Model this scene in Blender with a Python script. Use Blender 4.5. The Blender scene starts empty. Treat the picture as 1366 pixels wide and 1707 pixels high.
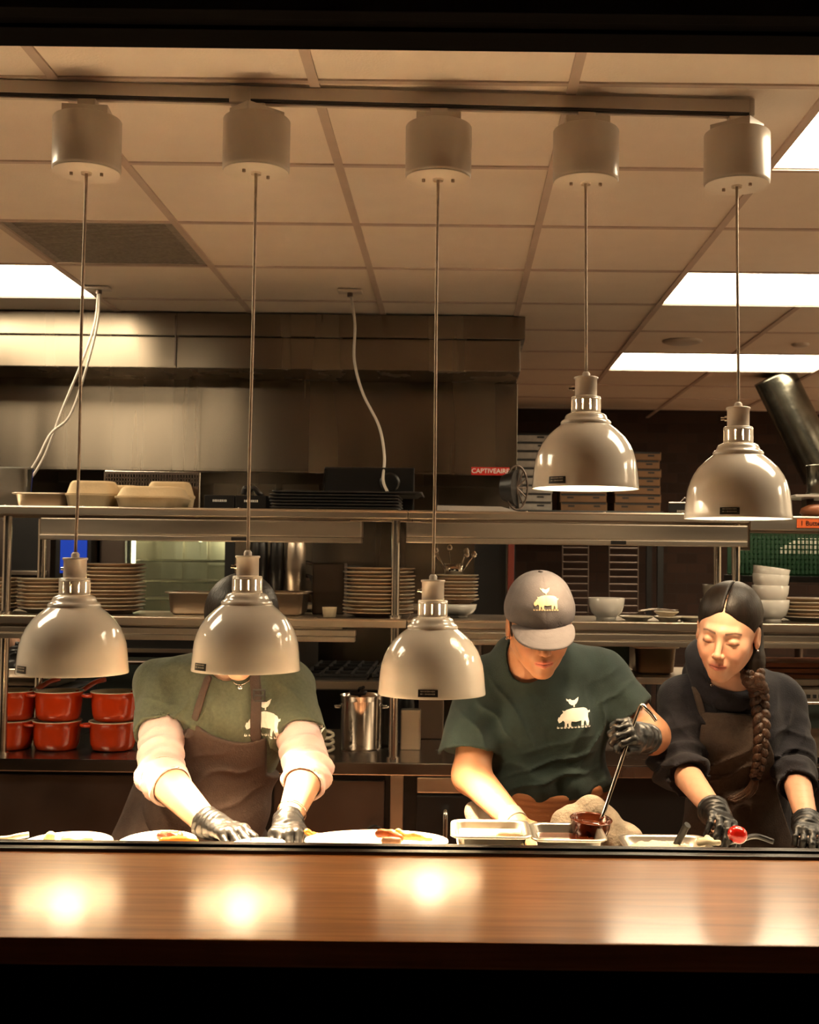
import bpy, bmesh, math, random
import numpy as np
from mathutils import Vector, Matrix, Euler
from mathutils.bvhtree import BVHTree
random.seed(7); np.random.seed(7)
PI = math.pi
sc = bpy.context.scene
C = sc.collection

# ---------------------------------------------------------------- camera
EYE = 1.585
F = 2010.0
cam_d = bpy.data.cameras.new('camera'); cam = bpy.data.objects.new('camera', cam_d); C.objects.link(cam)
cam_d.sensor_fit = 'AUTO'; cam_d.sensor_width = 36.0
cam_d.lens = 36.0*F/1707.0
cam_d.shift_x = -79.0/1707.0
cam_d.clip_start = 0.05
PITCH = math.atan(76.5/F); ROLL = 0.0115
RM = Matrix.Rotation(PI/2+PITCH, 3, 'X') @ Matrix.Rotation(ROLL, 3, 'Z')
cam.matrix_world = Matrix.Translation((0, 0, EYE)) @ RM.to_4x4()
sc.camera = cam
cam_d.dof.use_dof = True; cam_d.dof.focus_distance = 2.95; cam_d.dof.aperture_fstop = 8.0

def at(px, py, Y):
    """the point at depth Y that stands at that place of the photograph"""
    d = RM @ Vector(((px-683.0-79.0)/F, -(py-853.5)/F, -1.0))
    return Vector((d.x/d.y*Y, Y, EYE+d.z/d.y*Y))
def AX(px, Y, py=930): return at(px, py, Y).x
def AZ(py, Y, px=683): return at(px, py, Y).z

# ---------------------------------------------------------------- world, exposure, light strengths
w = bpy.data.worlds.new('world'); sc.world = w; w.use_nodes = True
w.node_tree.nodes['Background'].inputs[0].default_value = (1.0, 0.62, 0.36, 1)
w.node_tree.nodes['Background'].inputs[1].default_value = 0.004
sc.view_settings.view_transform = 'Standard'; sc.view_settings.look = 'None'
sc.view_settings.gamma = 1.0; sc.view_settings.use_curve_mapping = False
sc.view_settings.exposure = 0.62
sc.cycles.use_denoising = True
sc.cycles.max_bounces = 10
sc.cycles.diffuse_bounces = 6
sc.cycles.sample_clamp_indirect = 0.0
sc.cycles.caustics_reflective = False; sc.cycles.caustics_refractive = False
LAMP_W = 135.0          # bulb of each heat lamp
LAMP_COL = (1.0, 0.69, 0.38)
PANEL_E = 11.          # ceiling light panels
PANEL_COL = (1.0, 0.81, 0.54)
CEIL = EYE+1.115

# ---------------------------------------------------------------- materials
def mat(name, col, rough=.5, metal=0., var=.06, vscale=8., bump=0., bscale=40., stretch=(1,1,1), emit=None, es=0., coat=0., spec=.5, rvar=0., attr=None, sss=0., alpha=1., trans=0., sheen=0., aniso=0.):
    m = bpy.data.materials.new(name); m.use_nodes = True
    nt = m.node_tree; b = nt.nodes['Principled BSDF']
    b.inputs['Roughness'].default_value = rough; b.inputs['Metallic'].default_value = metal
    b.inputs['Coat Weight'].default_value = coat; b.inputs['Specular IOR Level'].default_value = spec
    b.inputs['Coat Roughness'].default_value = .08
    if sss:
        b.inputs['Subsurface Weight'].default_value = sss; b.inputs['Subsurface Radius'].default_value = (.012,.005,.003); b.inputs['Subsurface Scale'].default_value = 1.0
    if sheen: b.inputs['Sheen Weight'].default_value = sheen
    if trans: b.inputs['Transmission Weight'].default_value = trans
    if aniso: b.inputs['Anisotropic'].default_value = aniso; b.inputs['Anisotropic Rotation'].default_value = .25
    tc = nt.nodes.new('ShaderNodeTexCoord'); mp = nt.nodes.new('ShaderNodeMapping'); mp.inputs['Scale'].default_value = stretch
    nt.links.new(tc.outputs['Object'], mp.inputs['Vector'])
    nz = nt.nodes.new('ShaderNodeTexNoise'); nz.inputs['Scale'].default_value = vscale; nz.inputs['Detail'].default_value = 4
    nt.links.new(mp.outputs[0], nz.inputs['Vector'])
    mx = nt.nodes.new('ShaderNodeMix'); mx.data_type = 'RGBA'; mx.blend_type = 'MULTIPLY'; mx.inputs[0].default_value = 1.0
    rp = nt.nodes.new('ShaderNodeMapRange'); rp.inputs['From Min'].default_value = .3; rp.inputs['From Max'].default_value = .7
    rp.inputs['To Min'].default_value = 1-var; rp.inputs['To Max'].default_value = 1+var
    nt.links.new(nz.outputs[0], rp.inputs['Value'])
    nt.links.new(rp.outputs[0], mx.inputs[7])
    if attr:
        at_ = nt.nodes.new('ShaderNodeAttribute'); at_.attribute_name = attr
        nt.links.new(at_.outputs['Color'], mx.inputs[6])
    else:
        mx.inputs[6].default_value = (*col, 1)
    nt.links.new(mx.outputs[2], b.inputs['Base Color'])
    if rvar:
        r2 = nt.nodes.new('ShaderNodeMapRange'); r2.inputs['From Min'].default_value = .3; r2.inputs['From Max'].default_value = .7
        r2.inputs['To Min'].default_value = max(0.02, rough-rvar); r2.inputs['To Max'].default_value = rough+rvar
        nt.links.new(nz.outputs[0], r2.inputs['Value']); nt.links.new(r2.outputs[0], b.inputs['Roughness'])
    if bump:
        n2 = nt.nodes.new('ShaderNodeTexNoise'); n2.inputs['Scale'].default_value = bscale; n2.inputs['Detail'].default_value = 3
        nt.links.new(mp.outputs[0], n2.inputs['Vector'])
        bp = nt.nodes.new('ShaderNodeBump'); bp.inputs['Strength'].default_value = min(1, bump); bp.inputs['Distance'].default_value = .004
        nt.links.new(n2.outputs[0], bp.inputs['Height']); nt.links.new(bp.outputs[0], b.inputs['Normal'])
    if emit is not None:
        b.inputs['Emission Color'].default_value = (*emit, 1); b.inputs['Emission Strength'].default_value = es
    return m
def S(r, g, b):  # sRGB 0-255 to linear
    f = lambda c: ((c/255+.055)/1.055)**2.4 if c > 10 else c/255/12.92
    return (f(r), f(g), f(b))
M = {}
M['ceiling'] = mat('ceiling_tile', (.90,.83,.74), .95, var=.02, bump=.25, bscale=160)
M['tbar'] = mat('ceiling_grid', (.60,.50,.44), .6)
M['grille'] = mat('return_grille', (.30,.28,.26), .7, var=.15, vscale=60)
M['panel'] = mat('light_diffuser', (.9,.9,.9), .6, emit=PANEL_COL, es=PANEL_E)
M['wall'] = mat('kitchen_wall', (.68,.62,.54), .7, bump=.1)
M['floor'] = mat('quarry_tile_floor', (.30,.17,.11), .45, var=.25, vscale=5, bump=.2)
M['black'] = mat('black_frame', (.003,.003,.003), .6, spec=.15)
M['blackwall'] = mat('black_wall', (.0015,.0012,.001), .8, bump=.1, spec=.05)
M['lampwhite'] = mat('lamp_enamel', (.68,.63,.565), .14, var=.03, coat=.8)
M['lampin'] = mat('lamp_inner_enamel', (.92,.91,.88), .5)
M['canister'] = mat('canister_enamel', (.56,.50,.44), .28, var=.03, coat=.3)
M['track'] = mat('track_enamel', (.62,.56,.50), .4, var=.03)
M['cord'] = mat('cord_sleeve', (.42,.33,.25), .5, var=.15, vscale=60, metal=.3)
M['bulb_upper'] = mat('bulb_glow_upper', (1,.9,.7), .3, emit=(1.0,.82,.56), es=18.)
M['bulb'] = mat('bulb_glow', (1,.9,.7), .3, emit=(1.0,.78,.48), es=17.)
M['label'] = mat('black_label', (.01,.009,.009), .35)
M['print'] = mat('label_print', (.45,.4,.33), .5)
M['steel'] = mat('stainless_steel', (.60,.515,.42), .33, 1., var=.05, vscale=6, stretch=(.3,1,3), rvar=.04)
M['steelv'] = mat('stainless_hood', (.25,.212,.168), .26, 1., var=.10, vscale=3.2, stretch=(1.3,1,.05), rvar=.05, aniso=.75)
M['steeld'] = mat('dull_steel', (.13,.10,.085), .42, 1., var=.12, vscale=5, rvar=.05)
M['chrome'] = mat('polished_steel', (.70,.66,.60), .14, 1., var=.04, rvar=.03)
M['tube'] = mat('post_steel', (.60,.53,.46), .22, 1., var=.05)
M['dark'] = mat('dark_equipment', (.009,.0085,.0085), .35, var=.2)
M['iron'] = mat('cast_iron', (.012,.011,.011), .6, bump=.3)
M['glass'] = mat('oven_glass', (.03,.035,.03), .06, spec=.8)
M['plate'] = mat('stoneware', (.62,.53,.40), .32, var=.08, vscale=12)
M['platerim'] = mat('stoneware_brown', (.42,.28,.17), .38, var=.15)
M['white'] = mat('white_china', (.80,.76,.69), .18, var=.02, coat=.4)
M['red'] = mat('red_enamel', (.64,.050,.006), .22, var=.12, vscale=5, coat=.6)
M['cream'] = mat('cream_enamel', (.62,.50,.33), .3)
M['kraft'] = mat('moulded_pulp', (.66,.50,.30), .85, var=.06, bump=.2, bscale=120)
M['box'] = mat('corrugated_board', (.22,.12,.06), .85, var=.15, vscale=6)
M['boxwhite'] = mat('printed_white_board', (.36,.33,.29), .8, var=.2, vscale=14)
M['wood'] = mat('cutting_board_wood', (.30,.10,.04), .5, var=.25, vscale=4, stretch=(1,6,14))
M['plastic'] = mat('clear_plastic', (.30,.28,.24), .2, trans=.5)
M['green'] = mat('green_plastic', (.007,.032,.014), .45)
M['blue'] = mat('blue_screen', (.0,.02,.15), .3, emit=(.02,.06,.55), es=.35)
M['orange'] = mat('orange_tape', (.75,.13,.02), .6)
M['redlabel'] = mat('red_label', (.55,.02,.012), .4)
M['whiteprint'] = mat('white_print', (.80,.78,.74), .6, var=.02)
M['cable'] = mat('white_cable', (.55,.50,.44), .5)
M['duct'] = mat('ribbed_duct_metal', (.20,.20,.17), .24, 1., var=.4, bump=.6, bscale=14)
M['pan'] = mat('pan_steel', (.80,.74,.66), .36, 1., var=.04)
M['base'] = mat('canister_base_lit_enamel', (.85,.78,.68), .35)  # lighter than the canister: the glow from below is put into the colour

def brick_mat(name, c1, c2, mortar, scale, rough=.85):
    m = bpy.data.materials.new(name); m.use_nodes = True; nt = m.node_tree; b = nt.nodes['Principled BSDF']
    tc = nt.nodes.new('ShaderNodeTexCoord'); mp = nt.nodes.new('ShaderNodeMapping'); mp.inputs['Rotation'].default_value = (PI/2, 0, 0)
    br = nt.nodes.new('ShaderNodeTexBrick'); br.inputs['Scale'].default_value = scale
    br.inputs['Color1'].default_value = (*c1,1); br.inputs['Color2'].default_value = (*c2,1); br.inputs['Mortar'].default_value = (*mortar,1)
    br.inputs['Mortar Size'].default_value = .012
    nt.links.new(tc.outputs['Object'], mp.inputs[0]); nt.links.new(mp.outputs[0], br.inputs['Vector']); nt.links.new(br.outputs[0], b.inputs['Base Color'])
    bp = nt.nodes.new('ShaderNodeBump'); bp.inputs['Strength'].default_value = .5; bp.inputs['Distance'].default_value = .006
    nt.links.new(br.outputs['Fac'], bp.inputs['Height']); bp.invert = True; nt.links.new(bp.outputs[0], b.inputs['Normal'])
    b.inputs['Roughness'].default_value = rough
    return m
M['brick'] = brick_mat('brown_brick', (.026,.012,.008), (.046,.022,.014), (.03,.02,.015), 3.2)

def wood_counter():
    m = bpy.data.materials.new('maple_ledge'); m.use_nodes = True; nt = m.node_tree; b = nt.nodes['Principled BSDF']
    tc = nt.nodes.new('ShaderNodeTexCoord'); mp = nt.nodes.new('ShaderNodeMapping'); mp.inputs['Scale'].default_value = (.9, 14, 14)
    n1 = nt.nodes.new('ShaderNodeTexNoise'); n1.inputs['Scale'].default_value = 2.2; n1.inputs['Detail'].default_value = 8; n1.inputs['Roughness'].default_value = .6; n1.inputs['Distortion'].default_value = .6
    mp2 = nt.nodes.new('ShaderNodeMapping'); mp2.inputs['Scale'].default_value = (2, 60, 60)
    n2 = nt.nodes.new('ShaderNodeTexNoise'); n2.inputs['Scale'].default_value = 3; n2.inputs['Detail'].default_value = 4
    cr = nt.nodes.new('ShaderNodeValToRGB')
    cr.color_ramp.elements[0].position = .25; cr.color_ramp.elements[0].color = (.30,.100,.022,1)
    cr.color_ramp.elements[1].position = .75; cr.color_ramp.elements[1].color = (.62,.26,.072,1)
    e = cr.color_ramp.elements.new(.5); e.color = (.50,.185,.046,1)
    for a_, b_ in ((tc.outputs['Object'], mp.inputs[0]), (tc.outputs['Object'], mp2.inputs[0]), (mp.outputs[0], n1.inputs['Vector']), (mp2.outputs[0], n2.inputs['Vector']), (n1.outputs[0], cr.inputs[0])): nt.links.new(a_, b_)
    mx = nt.nodes.new('ShaderNodeMix'); mx.data_type = 'RGBA'; mx.blend_type = 'MULTIPLY'; mx.inputs[0].default_value = 1
    rg = nt.nodes.new('ShaderNodeMapRange'); rg.inputs['From Min'].default_value = .3; rg.inputs['From Max'].default_value = .7; rg.inputs['To Min'].default_value = .85; rg.inputs['To Max'].default_value = 1.1
    nt.links.new(n2.outputs[0], rg.inputs['Value']); nt.links.new(cr.outputs[0], mx.inputs[6]); nt.links.new(rg.outputs[0], mx.inputs[7]); nt.links.new(mx.outputs[2], b.inputs['Base Color'])
    b.inputs['Roughness'].default_value = .42
    b.inputs['Specular IOR Level'].default_value = .3
    b.inputs['Coat Weight'].default_value = .8; b.inputs['Coat Roughness'].default_value = .15; b.inputs['Coat IOR'].default_value = 1.7
    bp = nt.nodes.new('ShaderNodeBump'); bp.inputs['Strength'].default_value = .05; bp.inputs['Distance'].default_value = .002
    nt.links.new(n1.outputs[0], bp.inputs['Height']); nt.links.new(bp.outputs[0], b.inputs['Normal']); nt.links.new(bp.outputs[0], b.inputs['Coat Normal'])
    return m
M['ledge'] = wood_counter()

# ---------------------------------------------------------------- building helpers
def nb(): return bmesh.new()
def box(bm, c, s, rot=None, bev=0.):
    t = bmesh.new(); bmesh.ops.create_cube(t, size=1.0)
    bmesh.ops.scale(t, vec=s, verts=t.verts)
    if bev > 0: bmesh.ops.bevel(t, geom=t.edges[:], offset=min(bev, min(s)*.45), segments=2, profile=.7, affect='EDGES')
    mx = Matrix.Translation(c)
    if rot is not None: mx = mx @ (rot if isinstance(rot, Matrix) else Euler(rot).to_matrix()).to_4x4()
    t.transform(mx); merge(bm, t); return bm
def merge(bm, t):
    me = bpy.data.meshes.new('tmp'); t.to_mesh(me); t.free(); bm.from_mesh(me); bpy.data.meshes.remove(me)
def box2(bm, x0, x1, y0, y1, z0, z1, bev=0.):
    return box(bm, ((x0+x1)/2, (y0+y1)/2, (z0+z1)/2), (abs(x1-x0), abs(y1-y0), abs(z1-z0)), bev=bev)
def lathe(bm, prof, c=(0,0,0), n=40, rot=None, smooth=True, close=False):
    t = bmesh.new(); rings = []
    for r, z in prof:
        if r < 1e-6: rings.append([t.verts.new((0, 0, z))])
        else: rings.append([t.verts.new((r*math.cos(2*PI*i/n), r*math.sin(2*PI*i/n), z)) for i in range(n)])
    for a, b in zip(rings[:-1], rings[1:]):
        for i in range(n):
            j = (i+1) % n
            if len(a) == 1 and len(b) == 1: continue
            if len(a) == 1: f = t.faces.new((a[0], b[i], b[j]))
            elif len(b) == 1: f = t.faces.new((a[i], a[j], b[0]))
            else: f = t.faces.new((a[i], a[j], b[j], b[i]))
            f.smooth = smooth
    bmesh.ops.recalc_face_normals(t, faces=t.faces)
    mx = Matrix.Translation(c)
    if rot is not None: mx = mx @ (rot if isinstance(rot, Matrix) else Euler(rot).to_matrix()).to_4x4()
    t.transform(mx); merge(bm, t); return bm
def cyl(bm, a, b, r, r2=None, n=20, caps=True):
    a = Vector(a); b = Vector(b); r2 = r if r2 is None else r2; L = (b-a).length
    q = (b-a).to_track_quat('Z', 'Y').to_matrix()
    prof = [(r, 0), (r2, L)]
    if caps: prof = [(0, 0), (r, 0), (r2, L), (0, L)]
    t = bmesh.new(); lathe(t, prof, n=n)
    for e in t.edges:
        if len(e.link_faces) == 2 and e.link_faces[0].normal.angle(e.link_faces[1].normal, 0) > .9: e.smooth = False
    t.transform(Matrix.Translation(a) @ q.to_4x4()); merge(bm, t); return bm
def tube(bm, pts, r, n=10, rad=None, caps=True):
    pts = [Vector(p) for p in pts]; N = len(pts)
    t = bmesh.new(); rings = []; up = None
    for i, p in enumerate(pts):
        d = (pts[min(i+1, N-1)]-pts[max(i-1, 0)]).normalized()
        if up is None:
            up = d.orthogonal().normalized()
        else:
            up = (up-d*up.dot(d)).normalized()
        s = d.cross(up); rr = rad[i] if rad else r
        rings.append([t.verts.new(p+(up*math.cos(2*PI*k/n)+s*math.sin(2*PI*k/n))*rr) for k in range(n)])
    for a, b in zip(rings[:-1], rings[1:]):
        for i in range(n):
            f = t.faces.new((a[i], a[(i+1) % n], b[(i+1) % n], b[i])); f.smooth = True
    if caps: t.faces.new(rings[0][::-1]); t.faces.new(rings[-1])
    bmesh.ops.recalc_face_normals(t, faces=t.faces)
    merge(bm, t); return bm
def spline(pts, n=12):
    P = [Vector(p) for p in pts]; P = [P[0]*2-P[1]]+P+[P[-1]*2-P[-2]]; out = []
    for i in range(1, len(P)-2):
        for k in range(n):
            t = k/n; a, b, c, d = P[i-1:i+3]
            out.append(.5*((2*b)+(c-a)*t+(2*a-5*b+4*c-d)*t*t+(3*b-a-3*c+d)*t**3))
    out.append(P[-2]); return out
def prism(bm, poly, y0, y1, plane='xz'):
    """extrude a 2D outline"""
    t = bmesh.new()
    def v(p, k):
        if plane == 'xz': return (p[0], k, p[1])
        if plane == 'yz': return (k, p[0], p[1])
        return (p[0], p[1], k)
    a = [t.verts.new(v(p, y0)) for p in poly]; b = [t.verts.new(v(p, y1)) for p in poly]
    t.faces.new(a); t.faces.new(b[::-1])
    for i in range(len(poly)): j = (i+1) % len(poly); t.faces.new((a[i], b[i], b[j], a[j]))
    bmesh.ops.recalc_face_normals(t, faces=t.faces); merge(bm, t); return bm
def obj(name, bm, material, parent=None, smooth=None):
    """link a bmesh (given in the parent's frame) as ONE mesh object"""
    me = bpy.data.meshes.new(name)
    if isinstance(bm, bpy.types.Mesh): me = bm; me.name = name
    else: bm.to_mesh(me); bm.free()
    if material is not None:
        me.materials.clear(); me.materials.append(material)
    o = bpy.data.objects.new(name, me); C.objects.link(o)
    if parent is not None: o.parent = parent
    if smooth: me.shade_smooth()
    return o
def thing(name, label, cat, loc=(0,0,0), rotz=0, group=None):
    o = bpy.data.objects.new(name, None); C.objects.link(o); o.empty_display_size = .05
    o.location = loc; o.rotation_euler = (0, 0, rotz); o['label'] = label; o['category'] = cat
    if group: o['group'] = group
    return o
def single(name, bm, material, label, cat, loc=None, group=None, rot=None, smooth=None):
    """a thing that is one mesh; with loc the mesh is in local coordinates, else its origin is moved to its base centre"""
    if loc is None:
        vs = [v.co for v in bm.verts]
        loc = Vector(((min(v.x for v in vs)+max(v.x for v in vs))/2, (min(v.y for v in vs)+max(v.y for v in vs))/2, min(v.z for v in vs)))
        bm.transform(Matrix.Translation(-loc))
    o = obj(name, bm, material, smooth=smooth); o.location = loc
    if rot: o.rotation_euler = rot
    o['label'] = label; o['category'] = cat
    if group: o['group'] = group
    return o
def part(name, bm, material, parent, smooth=None, label=None):
    """a part whose bmesh is in world coordinates, under an unrotated parent chain"""
    loc = Vector((0,0,0)); p = parent
    while p is not None: loc += p.location; p = p.parent
    if isinstance(bm, bpy.types.Mesh): bm.transform(Matrix.Translation(-loc))
    else: bm.transform(Matrix.Translation(-loc))
    o = obj(name, bm, material, parent, smooth)
    if label: o['label'] = label
    return o
def dup(root, loc, rot=None, label=None, group=None, scale=None):
    r = root.copy(); C.objects.link(r); r.location = loc
    if rot is not None: r.rotation_euler = rot
    if scale is not None: r.scale = (scale,)*3 if not hasattr(scale, '__len__') else scale
    if label: r['label'] = label
    if group: r['group'] = group
    for ch in list(root.children):
        c = ch.copy(); C.objects.link(c); c.parent = r
        for g in list(ch.children):
            d = g.copy(); C.objects.link(d); d.parent = c
    return r
def struct(name, bm, m, smooth=None):
    o = obj(name, bm, m, None, smooth); o['kind'] = 'structure'; return o
def text_mesh(body, size, extrude=.0004, bold=True):
    cu = bpy.data.curves.new('t', 'FONT'); cu.body = body; cu.size = size; cu.extrude = extrude
    cu.align_x = 'CENTER'; cu.align_y = 'CENTER'; cu.offset = size*.012 if bold else 0; cu.resolution_u = 3
    o = bpy.data.objects.new('t', cu); C.objects.link(o)
    dg = bpy.context.evaluated_depsgraph_get(); me = bpy.data.meshes.new_from_object(o.evaluated_get(dg))
    bpy.data.objects.remove(o); bpy.data.curves.remove(cu)
    bm = bmesh.new(); bm.from_mesh(me); bpy.data.meshes.remove(me); return bm
ORD = ['topmost', 'second', 'third', 'fourth', 'fifth', 'sixth', 'seventh', 'eighth', 'ninth', 'tenth', 'eleventh', 'twelfth', 'thirteenth', 'fourteenth']
# ================================================================ the room
XL, XR, YB = -4.2, 4.6, 9.4
struct('floor', box2(nb(), XL, XR, -2.5, YB, -.06, 0), M['floor'])
HX = AX(864, 5.55); HZ0 = AZ(788, 5.86); HX2 = AX(861, 5.86); HZL = AZ(618, 5.5)   # hood
# ceiling: lay-in tiles, one mesh; the light panels and the grille take the place of tiles
TX0, TY0, TS = .262, 2.79, .61
panels = {(1,0):2, (1,3):2, (1,6):2, (-5,3):2, (-5,0):2, (5,0):2, (5,3):2, (5,6):2}
skip = set()
for (i, j), n in panels.items():
    for k in range(n): skip.add((i+k, j))
skip.add((-3, 2))
bm = nb()
for i in range(-8, 8):
    for j in range(-2, 11):
        if (i, j) in skip: continue
        x0 = TX0+i*TS; y0 = TY0+j*TS
        if y0+TS > YB+.05: continue
        box2(bm, x0+.006, x0+TS-.006, y0+.006, y0+TS-.006, CEIL+.002, CEIL+.02)
box2(bm, XL, XR, 1.5, YB, CEIL+.06, CEIL+.1)
struct('ceiling', bm, M['ceiling'])
bm = nb()
mid = {(2,0),(2,3),(2,6),(-4,3),(-4,0),(6,0),(6,3),(6,6)}    # no bar across the middle of a two tile light panel
for i in range(-8, 9):
    for j in range(-2, 11):
        if (i, j) not in mid: box2(bm, TX0+i*TS-.012, TX0+i*TS+.012, TY0+j*TS, min(YB, TY0+(j+1)*TS), CEIL-.004, CEIL+.004)
struct('trim_1', bm, M['tbar'])
bm = nb()
for j in range(-2, 12):
    y = TY0+j*TS
    if y < YB: box2(bm, XL, XR, y-.009, y+.009, CEIL-.003, CEIL+.0035)
struct('trim_2', bm, M['tbar'])
pl = [((5,0), 'ceiling light panel added for fill outside the picture at right, nearest the window'),  # these three right-hand panels are added, unseen, to brighten the back ceiling
      ((5,3), 'ceiling light panel added for fill outside the picture at right, in the middle row'),
      ((5,6), 'ceiling light panel added for fill outside the picture at right, in the far row'),
      ((1,0), 'bright ceiling light panel at the top right corner, nearest the window'),
      ((1,3), 'bright ceiling light panel on the right crossed by the rightmost lamp cord, wider and nearer one'),
      ((1,6), 'bright ceiling light panel far back on the right, just above the dark back wall'),
      ((-5,0), 'ceiling light panel outside the picture at left, beside the lamp track'),
      ((-5,3), 'bright ceiling light panel on the left just in front of the extractor hood')]
for (i, j), lab in pl:
    x0 = TX0+i*TS; y0 = TY0+j*TS
    t = thing('ceiling_light_panel', lab, 'ceiling light', (x0+TS, y0+TS/2, CEIL), group='ceiling light panels')
    bm = nb(); W = 2*TS-.03; H = TS-.03
    box(bm, (0,0,.010), (W,H,.004)); obj('diffuser', bm, M['panel'], t)
    bm = nb()
    for s in (-1, 1):
        box(bm, (0, s*(H/2+.004), .012), (W+.016, .008, .02)); box(bm, (s*(W/2+.004), 0, .012), (.008, H, .02))
    obj('frame', bm, M['tbar'], t)
x0 = TX0-3*TS; y0 = TY0+2*TS
t = thing('air_return_grille', 'grey perforated air return grille set in the ceiling at left', 'vent', (x0+TS/2, y0+TS/2, CEIL))
bm = nb(); box(bm, (0,0,.008), (TS-.016, TS-.016, .006)); obj('face_plate', bm, M['grille'], t)
bm = nb()
for k in range(30): box(bm, (0, -.27+k*.0186, .0035), (.52, .004, .003))
obj('slat', bm, M['grille'], t)['kind'] = 'stuff'
for px, py, Y, lab, r in ((1138,577,6.1,'round white speaker grille in the ceiling above the far light panel',.10), (1335,577,6.15,'small round ceiling fitting at right above the far light panel',.045)):
    p = at(px, py, Y); p = (p.x, p.y, CEIL)
    single('ceiling_speaker' if r > .06 else 'smoke_detector', lathe(nb(), [(0,-.012),(r*.8,-.010),(r,-.003),(r,.002),(0,.002)]), M['track'], lab, 'ceiling fitting', loc=p)
# walls
struct('wall_back', box2(nb(), XL, XR, YB, YB+.1, 0, CEIL+.1), M['brick'])
struct('wall_left', box2(nb(), XL-.1, XL, -2.5, YB, 0, CEIL+.1), M['wall'])
struct('wall_right', box2(nb(), XR, XR+.1, -2.5, YB, 0, CEIL+.1), M['wall'])
# pass-through wall between dining room and kitchen: below the ledge, header, sides
LZ = 1.05; LY0 = (EYE-LZ)*F/632.; LY1 = 2.19
HDZ = 2.582
struct('wall_front', box2(nb(), XL, XR, LY0+.14, LY1+.06, 0, LZ-.045), M['blackwall'])
bm = nb(); box2(bm, XL, XR, 2.18, 2.31, HDZ, CEIL+.1); box2(bm, XL, -1.55, 2.18, 2.31, 1.0, HDZ); box2(bm, 1.45, XR, 2.18, 2.31, 1.0, HDZ)
struct('wall_header', bm, M['blackwall'])
bm = nb()
box2(bm, -1.55, 1.45, 2.16, 2.20, HDZ-.004, HDZ+.03, .003); box2(bm, -1.55, 1.45, 2.235, 2.32, HDZ-.008, HDZ+.004, .002)
struct('trim_3', bm, M['blackwall'])
bm = nb()      # lower window track: two black rails with a groove
box2(bm, -1.55, 1.45, LY1-.004, LY1+.018, LZ-.002, LZ+.006, .002)
box2(bm, -1.55, 1.45, LY1+.030, LY1+.052, LZ-.002, LZ+.0085, .002)
box2(bm, -1.55, 1.45, LY1+.018, LY1+.030, LZ-.004, LZ+.001)
struct('trim_4', bm, mat('black_aluminium', (.05,.043,.038), .25, .8))
t = single('pass_ledge', box2(nb(), -1.9, 1.75, LY0, LY1, LZ-.038, LZ, .0035), M['ledge'], 'varnished wooden ledge running across the open kitchen window', 'ledge')
# dining side, dark
struct('wall_dining', box2(nb(), XL, XR, -2.6, -2.5, 0, CEIL+.1), M['blackwall'])
struct('ceiling_dining', box2(nb(), XL, XR, -2.6, 2.2, 3.2, 3.3), M['blackwall'])

# ---------------------------------------------------------------- heat lamp track and lamps
tx1 = AX(1252, 2.87); tx0 = -1.5
def TY(x): return 2.80+(x+.98)*.041     # the track runs very slightly away from the window
ang = math.atan(.041)
t = thing('lamp_track', 'long white ceiling track that carries the five heat lamps', 'lamp track', ((tx0+tx1)/2, TY((tx0+tx1)/2), CEIL-.004), ang)
L = (tx1-tx0)/math.cos(ang)
bm = nb(); box(bm, (0,.006,-.017), (L,.030,.030), bev=.002); box(bm, (0,.006,-.036), (L,.012,.012)); box(bm, (L/2-.002,.006,-.02), (.012,.036,.042), bev=.003)
obj('rail', bm, M['track'], t)
bm = nb(); box(bm, (0,-.0035,-.034), (L-.01,.007,.009)); box(bm, (0,.0155,-.034), (L-.01,.007,.009)); obj('conductor_groove', bm, M['dark'], t)
bm = nb(); xj = (AX(388, 2.83)-(tx0+tx1)/2); box(bm, (xj,.006,-.0215), (.05,.034,.039), bev=.002); obj('rail_joint', bm, M['track'], t)

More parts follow.
